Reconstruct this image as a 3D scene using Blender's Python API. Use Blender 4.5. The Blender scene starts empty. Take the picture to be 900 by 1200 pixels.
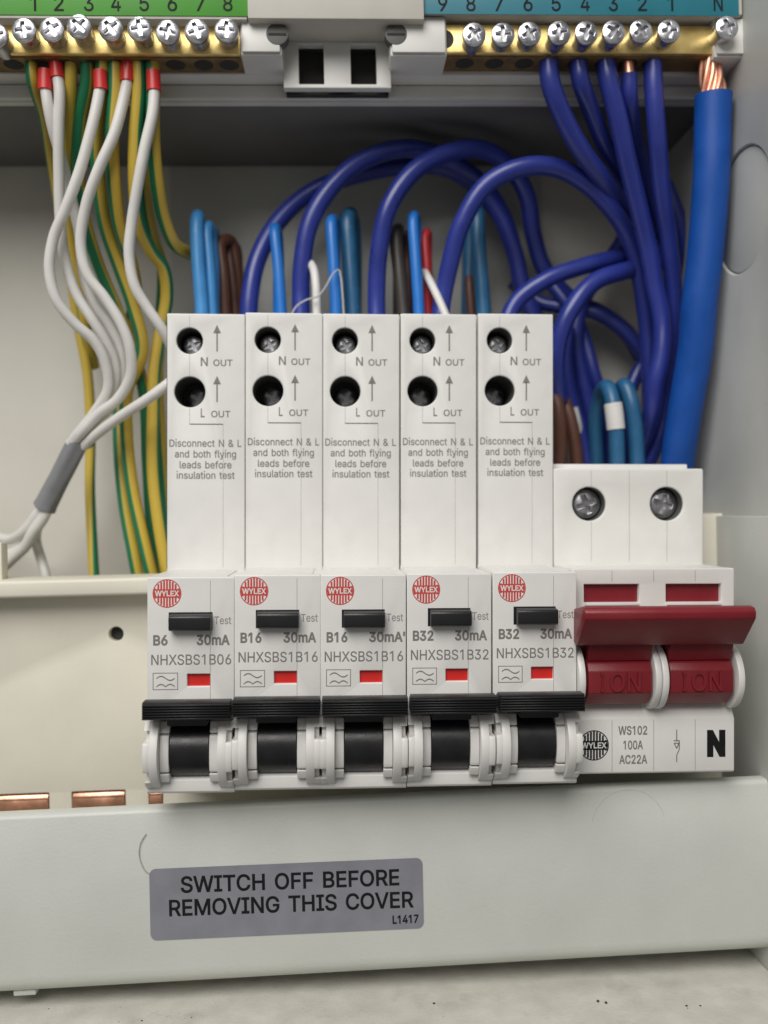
import bpy, bmesh, math, random
from mathutils import Vector, Matrix
from mathutils.geometry import delaunay_2d_cdt

# ------------------------------------------------------------------ scene, camera, world, light, exposure
scn = bpy.context.scene
COL = scn.collection
MM = 0.001
F, CU, CV = 1019.0, 450.0, 600.0            # focal length and centre of the 900 x 1200 photograph, in its pixels
YAW, ROLL = math.radians(2.9), math.radians(1.3)
CAM = Vector((0, -180, 0))                  # millimetres; x right, y into the board, z up; y = 0 is the breakers' front face
r0 = Vector((math.cos(YAW), -math.sin(YAW), 0)); u0 = Vector((0, 0, 1))
FWD = Vector((math.sin(YAW), math.cos(YAW), 0))
RT = r0*math.cos(ROLL) - u0*math.sin(ROLL)
UP = u0*math.cos(ROLL) + r0*math.sin(ROLL)

def at(u, v, Y):
    """the point at depth Y (mm) seen at photograph pixel u, v"""
    d = FWD + RT*((u-CU)/F) - UP*((v-CV)/F)
    return CAM + d*((Y-CAM.y)/d.y)

cam = bpy.data.cameras.new('camera'); camo = bpy.data.objects.new('camera', cam); COL.objects.link(camo)
m = Matrix((RT, UP, -FWD)).transposed().to_4x4(); m.translation = CAM*MM
camo.matrix_world = m
cam.sensor_fit = 'VERTICAL'; cam.sensor_height = 36; cam.lens = 36*F/1200
cam.clip_start = 0.005; cam.clip_end = 50
cam.dof.use_dof = True; cam.dof.focus_distance = 0.183; cam.dof.aperture_fstop = 9
scn.camera = camo

w = bpy.data.worlds.new('World'); scn.world = w; w.use_nodes = True
nt = w.node_tree; bg = nt.nodes['Background']
tc = nt.nodes.new('ShaderNodeTexCoord')
dp = nt.nodes.new('ShaderNodeVectorMath'); dp.operation = 'DOT_PRODUCT'; dp.inputs[1].default_value = Vector((-0.30, -0.72, 0.62)).normalized()
cr = nt.nodes.new('ShaderNodeValToRGB')
cr.color_ramp.elements[0].position = 0.0; cr.color_ramp.elements[0].color = (.21, .205, .20, 1)
cr.color_ramp.elements[1].position = 1.0; cr.color_ramp.elements[1].color = (.62, .61, .585, 1)
nt.links.new(tc.outputs['Generated'], dp.inputs[0]); nt.links.new(dp.outputs['Value'], cr.inputs[0]); nt.links.new(cr.outputs[0], bg.inputs['Color'])
bg.inputs['Strength'].default_value = 0.43

la = bpy.data.lights.new('room_light', 'AREA'); la.shape = 'DISK'; la.size = 0.55; la.energy = 5.35; la.color = (1.0, .978, .945)
lo = bpy.data.objects.new('room_light', la); COL.objects.link(lo)
lo.location = (-0.16, -0.47, 0.49)
lo.rotation_euler = (Vector((0.0, 0, -0.02)) - Vector(lo.location)).to_track_quat('-Z', 'Y').to_euler()

scn.view_settings.view_transform = 'Standard'; scn.view_settings.look = 'None'
scn.view_settings.exposure = 0.0; scn.view_settings.gamma = 1.0
scn.cycles.max_bounces = 8
random.seed(7)

# ------------------------------------------------------------------ materials
def mat(name, col, rough=.5, metal=0.0, var=.06, vscale=120, bump=.0, bscale=2500, spec=.5, coat=0.0, dirt=0.0, scuff=0.0):
    M = bpy.data.materials.new(name); M.use_nodes = True
    t = M.node_tree; b = t.nodes['Principled BSDF']; L = t.links.new
    b.inputs['Roughness'].default_value = rough; b.inputs['Metallic'].default_value = metal
    b.inputs['Specular IOR Level'].default_value = spec
    if coat: b.inputs['Coat Weight'].default_value = coat; b.inputs['Coat Roughness'].default_value = .2
    c = t.nodes.new('ShaderNodeTexCoord')
    n = t.nodes.new('ShaderNodeTexNoise'); n.inputs['Scale'].default_value = vscale; n.inputs['Detail'].default_value = 6
    L(c.outputs['Object'], n.inputs['Vector'])
    k = t.nodes.new('ShaderNodeMapRange'); k.inputs[1].default_value = .3; k.inputs[2].default_value = .7
    k.inputs[3].default_value = 1-var; k.inputs[4].default_value = 1+var; L(n.outputs['Fac'], k.inputs[0])
    mx = t.nodes.new('ShaderNodeMix'); mx.data_type = 'RGBA'; mx.blend_type = 'MULTIPLY'; mx.inputs[0].default_value = 1
    mx.inputs[6].default_value = (*col, 1); L(k.outputs[0], mx.inputs[7])
    out = mx.outputs[2]
    if dirt:
        n3 = t.nodes.new('ShaderNodeTexNoise'); n3.inputs['Scale'].default_value = vscale*.6; n3.inputs['Detail'].default_value = 12; n3.inputs['Roughness'].default_value = .72
        L(c.outputs['Object'], n3.inputs['Vector'])
        k3 = t.nodes.new('ShaderNodeMapRange'); k3.inputs[1].default_value = .56; k3.inputs[2].default_value = .74; k3.inputs[3].default_value = 0; k3.inputs[4].default_value = dirt
        L(n3.outputs['Fac'], k3.inputs[0])
        m3 = t.nodes.new('ShaderNodeMix'); m3.data_type = 'RGBA'; L(k3.outputs[0], m3.inputs[0]); L(out, m3.inputs[6])
        m3.inputs[7].default_value = (col[0]*.55, col[1]*.52, col[2]*.46, 1); out = m3.outputs[2]
    if scuff:
        n4 = t.nodes.new('ShaderNodeTexNoise'); n4.inputs['Scale'].default_value = 420; n4.inputs['Detail'].default_value = 10; n4.inputs['Roughness'].default_value = .75
        L(c.outputs['Object'], n4.inputs['Vector'])
        k4 = t.nodes.new('ShaderNodeMapRange'); k4.inputs[1].default_value = .60; k4.inputs[2].default_value = .70; k4.inputs[3].default_value = 0; k4.inputs[4].default_value = scuff
        L(n4.outputs['Fac'], k4.inputs[0])
        m4 = t.nodes.new('ShaderNodeMix'); m4.data_type = 'RGBA'; L(k4.outputs[0], m4.inputs[0]); L(out, m4.inputs[6])
        m4.inputs[7].default_value = (min(1, col[0]*1.8+.10), min(1, col[1]*1.8+.10), min(1, col[2]*1.5+.10), 1); out = m4.outputs[2]
    L(out, b.inputs['Base Color'])
    kr = t.nodes.new('ShaderNodeMapRange'); kr.inputs[1].default_value = .3; kr.inputs[2].default_value = .7
    kr.inputs[3].default_value = max(.02, rough-.06); kr.inputs[4].default_value = min(1, rough+.08); L(n.outputs['Fac'], kr.inputs[0]); L(kr.outputs[0], b.inputs['Roughness'])
    if bump:
        n2 = t.nodes.new('ShaderNodeTexNoise'); n2.inputs['Scale'].default_value = bscale; n2.inputs['Detail'].default_value = 3
        L(c.outputs['Object'], n2.inputs['Vector'])
        bp = t.nodes.new('ShaderNodeBump'); bp.inputs['Strength'].default_value = bump; bp.inputs['Distance'].default_value = .0002
        L(n2.outputs['Fac'], bp.inputs['Height']); L(bp.outputs[0], b.inputs['Normal'])
    return M

WHITE = mat('white_plastic', (.75, .74, .715), .42, var=.035, bump=.14, bscale=3000, dirt=.13)
SWHITE = mat('switch_white_plastic', (.74, .73, .70), .42, var=.035, bump=.14, bscale=3000, dirt=.13)
LUG = mat('lug_plastic', (.74, .725, .70), .38, var=.03)
CREAM = mat('cream_plastic', (.74, .705, .60), .5, var=.04, vscale=60, bump=.16, bscale=2200, dirt=.10)
BACK = mat('pale_enclosure_paint', (.62, .60, .535), .55, var=.05, vscale=40, bump=.15, bscale=1800)
SIDE = mat('grey_enclosure_paint', (.50, .505, .475), .5, var=.05, vscale=50, bump=.2, bscale=1800)
COVERP = mat('cover_paint', (.575, .59, .55), .42, var=.04, vscale=50, bump=.25, bscale=1500, dirt=.12)
DUSTY = mat('dusty_floor_paint', (.56, .545, .49), .75, var=.10, vscale=160, bump=.5, bscale=1400, dirt=.5)
TRAY = mat('tray_plastic', (.70, .69, .66), .42, var=.04)
UNDER = mat('shelf_shade_grey', (.16, .155, .15), .6, var=.06)  # tray grey darkened, the deep shadow under the shelf is in the colour
CARD = mat('beige_card', (.52, .50, .45), .6, var=.05)
BLACK = mat('black_plastic', (.012, .012, .013), .38, var=.1, bump=.12, bscale=2500)
DRUMB = mat('black_gloss_plastic', (.012, .012, .013), .30, var=.2, vscale=300, bump=.1)
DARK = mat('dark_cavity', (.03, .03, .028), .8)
WELL = mat('dark_grey_sleeve', (.10, .10, .095), .6)
SEAM = mat('seam_shadow_gap', (.30, .285, .265), .9)
GAP = mat('dark_gap', (.07, .065, .06), .9)
INK = mat('grey_ink', (.20, .188, .178), .7, var=.12, vscale=900)
LINK = mat('light_grey_ink', (.27, .26, .245), .7, var=.12, vscale=900)
BINK = mat('black_ink', (.012, .012, .013), .6, spec=.15)
RINK = mat('red_ink', (.56, .055, .045), .55)
REDW = mat('red_indicator', (.62, .022, .018), .35)
MAROON = mat('red_lever_plastic', (.205, .014, .021), .38, var=.07, bump=.14, bscale=2500)
FERR = mat('red_ferrule', (.62, .03, .028), .35)
STEEL = mat('zinc_screw_steel', (.66, .66, .70), .30, metal=1, var=.25, vscale=500, bump=.15, bscale=900)
DSTEEL = mat('dull_screw_steel', (.52, .52, .54), .36, metal=1, var=.25, vscale=700)
BRASS = mat('brass', (.82, .62, .25), .44, metal=1, var=.12, vscale=250, bump=.15, bscale=700)
SHADEBR = mat('shaded_brass', (.22, .14, .06), .5, metal=.6, var=.3, vscale=400)  # brass darkened: the shade under the bars is put into the colour
COPPER = mat('copper', (.86, .46, .32), .40, metal=1, var=.18, vscale=300, bump=.2, bscale=900)
GREEN = mat('green_label', (.050, .28, .014), .5, var=.06)
TEAL = mat('teal_label', (.012, .17, .225), .5, var=.06)
STICK = mat('grey_sticker', (.235, .24, .275), .45, var=.07, vscale=200, bump=.1)
TAPE = mat('grey_tape', (.22, .225, .24), .45, var=.08, vscale=200, bump=.2, bscale=900)
NAVY = mat('navy_insulation', (.022, .036, .245), .32, var=.14, vscale=90, bump=.12, bscale=500, spec=.6, scuff=.12)
ROYAL = mat('royal_blue_insulation', (.002, .072, .36), .52, var=.08, vscale=200, bump=.12, bscale=1500)
SKY = mat('light_blue_insulation', (.055, .26, .58), .38, var=.10, vscale=150, bump=.1, bscale=600, scuff=.3)
TEALW = mat('teal_blue_insulation', (.022, .115, .24), .36, var=.14, vscale=150, bump=.1, bscale=600, scuff=.55)
BRIGHT = mat('bright_blue_insulation', (.018, .17, .56), .36, var=.08)
BROWN = mat('brown_insulation', (.115, .046, .029), .42, var=.16, scuff=.3)
BLKW = mat('black_insulation', (.050, .042, .036), .4)
REDI = mat('red_insulation', (.50, .028, .035), .4)
WHW = mat('white_insulation', (.70, .685, .655), .40, var=.05, bump=.1, bscale=900)
GREYS = mat('grey_string', (.45, .46, .47), .6)
SCUFF = mat('scuffed_paint', (.52, .525, .49), .5)
SPECK = mat('debris_speck', (.06, .05, .04), .9)

def earth_mat():
    M = bpy.data.materials.new('green_yellow_insulation'); M.use_nodes = True
    t = M.node_tree; b = t.nodes['Principled BSDF']; L = t.links.new
    uv = t.nodes.new('ShaderNodeUVMap'); sp = t.nodes.new('ShaderNodeSeparateXYZ'); L(uv.outputs[0], sp.inputs[0])
    fr = t.nodes.new('ShaderNodeMath'); fr.operation = 'FRACT'; L(sp.outputs[0], fr.inputs[0])
    cr = t.nodes.new('ShaderNodeValToRGB'); e = cr.color_ramp.elements
    e[0].position = .0; e[0].color = (.56, .40, .055, 1); e[1].position = .55; e[1].color = (.56, .40, .055, 1)
    x = e.new(.57); x.color = (.012, .175, .075, 1); x = e.new(.97); x.color = (.012, .175, .075, 1); x = e.new(.99); x.color = (.56, .40, .055, 1)
    L(fr.outputs[0], cr.inputs[0]); L(cr.outputs[0], b.inputs['Base Color']); b.inputs['Roughness'].default_value = .42
    return M
EARTH = earth_mat()

# ------------------------------------------------------------------ mesh helpers (all lengths in mm)
class MB:
    def __init__(s): s.bm = bmesh.new(); s.uv = s.bm.loops.layers.uv.new('UVMap')
    def add(s, verts, faces, bev=0, seg=2, uvs=None):
        b = bmesh.new()
        vs = [b.verts.new(v) for v in verts]
        for f in faces:
            try: b.faces.new([vs[i] for i in f])
            except ValueError: pass
        bmesh.ops.recalc_face_normals(b, faces=b.faces)
        if bev:
            b.normal_update()
            ed = [e for e in b.edges if len(e.link_faces) == 2 and e.calc_face_angle(0) > .5]
            bmesh.ops.bevel(b, geom=ed, offset=bev, segments=seg, profile=.5, affect='EDGES', clamp_overlap=True)
        s.merge(b); b.free()
    def merge(s, b, mtx=None):
        mp = {}
        for v in b.verts: mp[v.index if False else v] = s.bm.verts.new(mtx @ v.co if mtx else v.co)
        for f in b.faces:
            try: s.bm.faces.new([mp[v] for v in f.verts])
            except ValueError: pass
    def box(s, x0, x1, y0, y1, z0, z1, bev=0, seg=2):
        v = [(x, y, z) for x in (x0, x1) for y in (y0, y1) for z in (z0, z1)]
        s.add(v, [(0, 1, 3, 2), (4, 6, 7, 5), (0, 4, 5, 1), (2, 3, 7, 6), (0, 2, 6, 4), (1, 5, 7, 3)], bev, seg)
    def prism(s, prof, a, b, axis='x', bev=0, seg=2):
        """profile swept along an axis. axis x: profile is (y, z); axis y: (x, z); axis z: (x, y)"""
        def P(p, t): return (t, p[0], p[1]) if axis == 'x' else (p[0], t, p[1]) if axis == 'y' else (p[0], p[1], t)
        n = len(prof); v = [P(p, a) for p in prof] + [P(p, b) for p in prof]
        s.add(v, [tuple(range(n)), tuple(range(2*n-1, n-1, -1))] + [(i, (i+1) % n, n+(i+1) % n, n+i) for i in range(n)], bev, seg)
    def cyl(s, p0, p1, ra, rb=None, seg=32, bev=0, cap=True):
        p0, p1 = Vector(p0), Vector(p1); rb = ra if rb is None else rb
        d = (p1-p0).normalized(); a = d.orthogonal().normalized(); c = d.cross(a)
        v = [p + (a*math.cos(i*2*math.pi/seg) + c*math.sin(i*2*math.pi/seg))*r for p, r in ((p0, ra), (p1, rb)) for i in range(seg)]
        f = [(i, (i+1) % seg, seg+(i+1) % seg, seg+i) for i in range(seg)]
        if cap: f += [tuple(range(seg)), tuple(range(2*seg-1, seg-1, -1))]
        s.add(v, f, bev)
    def sheet(s, pts):
        vs = [s.bm.verts.new(p) for p in pts]; f = s.bm.faces.new(vs)
        return f
    def rect(s, x0, x1, z0, z1, y):                          # a flat printed mark facing the camera
        s.sheet([(x0, y, z0), (x1, y, z0), (x1, y, z1), (x0, y, z1)])
    def tube(s, pts, r, seg=14, taper=None, twist=0.0, phase=0.0, per=9):
        """round tube along a smooth path through pts; UV.x runs round it, UV.y along it"""
        P = [Vector(p) for p in pts]; Q = []
        if len(P) > 4:                                       # small hand-bent unevenness
            for q in P[1:-1]: q.x += random.uniform(-.22, .22); q.z += random.uniform(-.3, .3)
        ext = [P[0]*2-P[1]] + P + [P[-1]*2-P[-2]]
        for i in range(1, len(ext)-2):
            a, b, c, d = ext[i-1:i+3]
            # centripetal Catmull-Rom
            t0 = 0; t1 = t0+max(1e-4, (b-a).length)**.5; t2 = t1+max(1e-4, (c-b).length)**.5; t3 = t2+max(1e-4, (d-c).length)**.5
            for k in range(per):
                t = t1+(t2-t1)*k/per
                A1 = a*((t1-t)/(t1-t0))+b*((t-t0)/(t1-t0)); A2 = b*((t2-t)/(t2-t1))+c*((t-t1)/(t2-t1)); A3 = c*((t3-t)/(t3-t2))+d*((t-t2)/(t3-t2))
                B1 = A1*((t2-t)/(t2-t0))+A2*((t-t0)/(t2-t0)); B2 = A2*((t3-t)/(t3-t1))+A3*((t-t1)/(t3-t1))
                Q.append(B1*((t2-t)/(t2-t1))+B2*((t-t1)/(t2-t1)))
        Q.append(P[-1])
        n = len(Q); rows = []; dist = 0; ref = None
        for i, q in enumerate(Q):
            tan = (Q[min(i+1, n-1)]-Q[max(i-1, 0)]).normalized()
            # the frame keeps one side towards the viewer-side axis so that stripes run straight
            base = Vector((0, -1, 0)) if abs(tan.y) < .9 else Vector((0, 0, 1))
            if ref is None: ref = (base - tan*base.dot(tan)).normalized()
            else: ref = (ref - tan*ref.dot(tan)).normalized()
            c = tan.cross(ref)
            rr = r if taper is None else r*taper(i/(n-1))
            if i: dist += (q-Q[i-1]).length
            rows.append(([s.bm.verts.new(q+(ref*math.cos(2*math.pi*k/seg)+c*math.sin(2*math.pi*k/seg))*rr) for k in range(seg)], dist))
        for i in range(n-1):
            (A, da), (B, db) = rows[i], rows[i+1]
            for k in range(seg):
                f = s.bm.faces.new([A[k], A[(k+1) % seg], B[(k+1) % seg], B[k]])
                for lp, (kk, dd) in zip(f.loops, ((k, da), (k+1, da), (k+1, db), (k, db))):
                    lp[s.uv].uv = (kk/seg + phase + twist*dd, dd)
        s.bm.faces.new(rows[0][0][::-1]); s.bm.faces.new(rows[-1][0])
    def build(s, name, material, parent=None, smooth=True, ang=38):
        me = bpy.data.meshes.new(name)
        bmesh.ops.scale(s.bm, vec=(MM, MM, MM), verts=s.bm.verts)
        bmesh.ops.recalc_face_normals(s.bm, faces=[f for f in s.bm.faces if True]) if s.recalc else None
        s.bm.to_mesh(me); s.bm.free()
        if smooth:
            me.shade_smooth(); me.set_sharp_from_angle(angle=math.radians(ang))
        me.materials.append(material)
        for k, (n0, m_) in enumerate(getattr(s, 'slots', [])):
            me.materials.append(m_)
            for p in me.polygons[n0:]: p.material_index = k+1
        o = bpy.data.objects.new(name, me); COL.objects.link(o)
        if parent is not None: o.parent = parent
        return o
    recalc = False
    def slot(s, material): s.slots = getattr(s, 'slots', []) + [(len(s.bm.faces), material)]

def curve_mesh(loops, thick, bev=0.0, res=2):
    """plate with holes: loops are outlines in (x, z), the first the outer; front at y = 0, back at y = thick"""
    cu = bpy.data.curves.new('plate', 'CURVE'); cu.dimensions = '2D'; cu.fill_mode = 'BOTH'
    cu.extrude = max(0, thick/2-bev); cu.bevel_depth = bev; cu.bevel_resolution = res; cu.offset = -bev
    for lp in loops:
        sp = cu.splines.new('POLY'); sp.points.add(len(lp)-1); sp.use_cyclic_u = True
        for p, q in zip(sp.points, lp): p.co = (q[0], q[1], 0, 1)
    o = bpy.data.objects.new('plate', cu); COL.objects.link(o)
    dg = bpy.context.evaluated_depsgraph_get(); me = bpy.data.meshes.new_from_object(o.evaluated_get(dg))
    bpy.data.objects.remove(o); bpy.data.curves.remove(cu)
    b = bmesh.new(); b.from_mesh(me); bpy.data.meshes.remove(me)
    bmesh.ops.remove_doubles(b, verts=b.verts, dist=1e-5)
    for v in b.verts: v.co = (v.co.x, thick/2 - v.co.z, v.co.y)
    bmesh.ops.recalc_face_normals(b, faces=b.faces)
    return b

def plate(mb, loops, y, thick, bev=0.0):
    b = curve_mesh(loops, thick, bev); mb.merge(b, Matrix.Translation((0, y, 0))); b.free()
def circ(x, z, r, n=40): return [(x+r*math.cos(2*math.pi*i/n), z+r*math.sin(2*math.pi*i/n)) for i in range(n)]
def rr(x0, x1, z0, z1, r=0, n=6):
    if r <= 0: return [(x0, z0), (x1, z0), (x1, z1), (x0, z1)]
    o = []
    for cx, cz, a in ((x1-r, z0+r, -90), (x1-r, z1-r, 0), (x0+r, z1-r, 90), (x0+r, z0+r, 180)):
        o += [(cx+r*math.cos(math.radians(a+90*i/n)), cz+r*math.sin(math.radians(a+90*i/n))) for i in range(n+1)]
    return o

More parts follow.
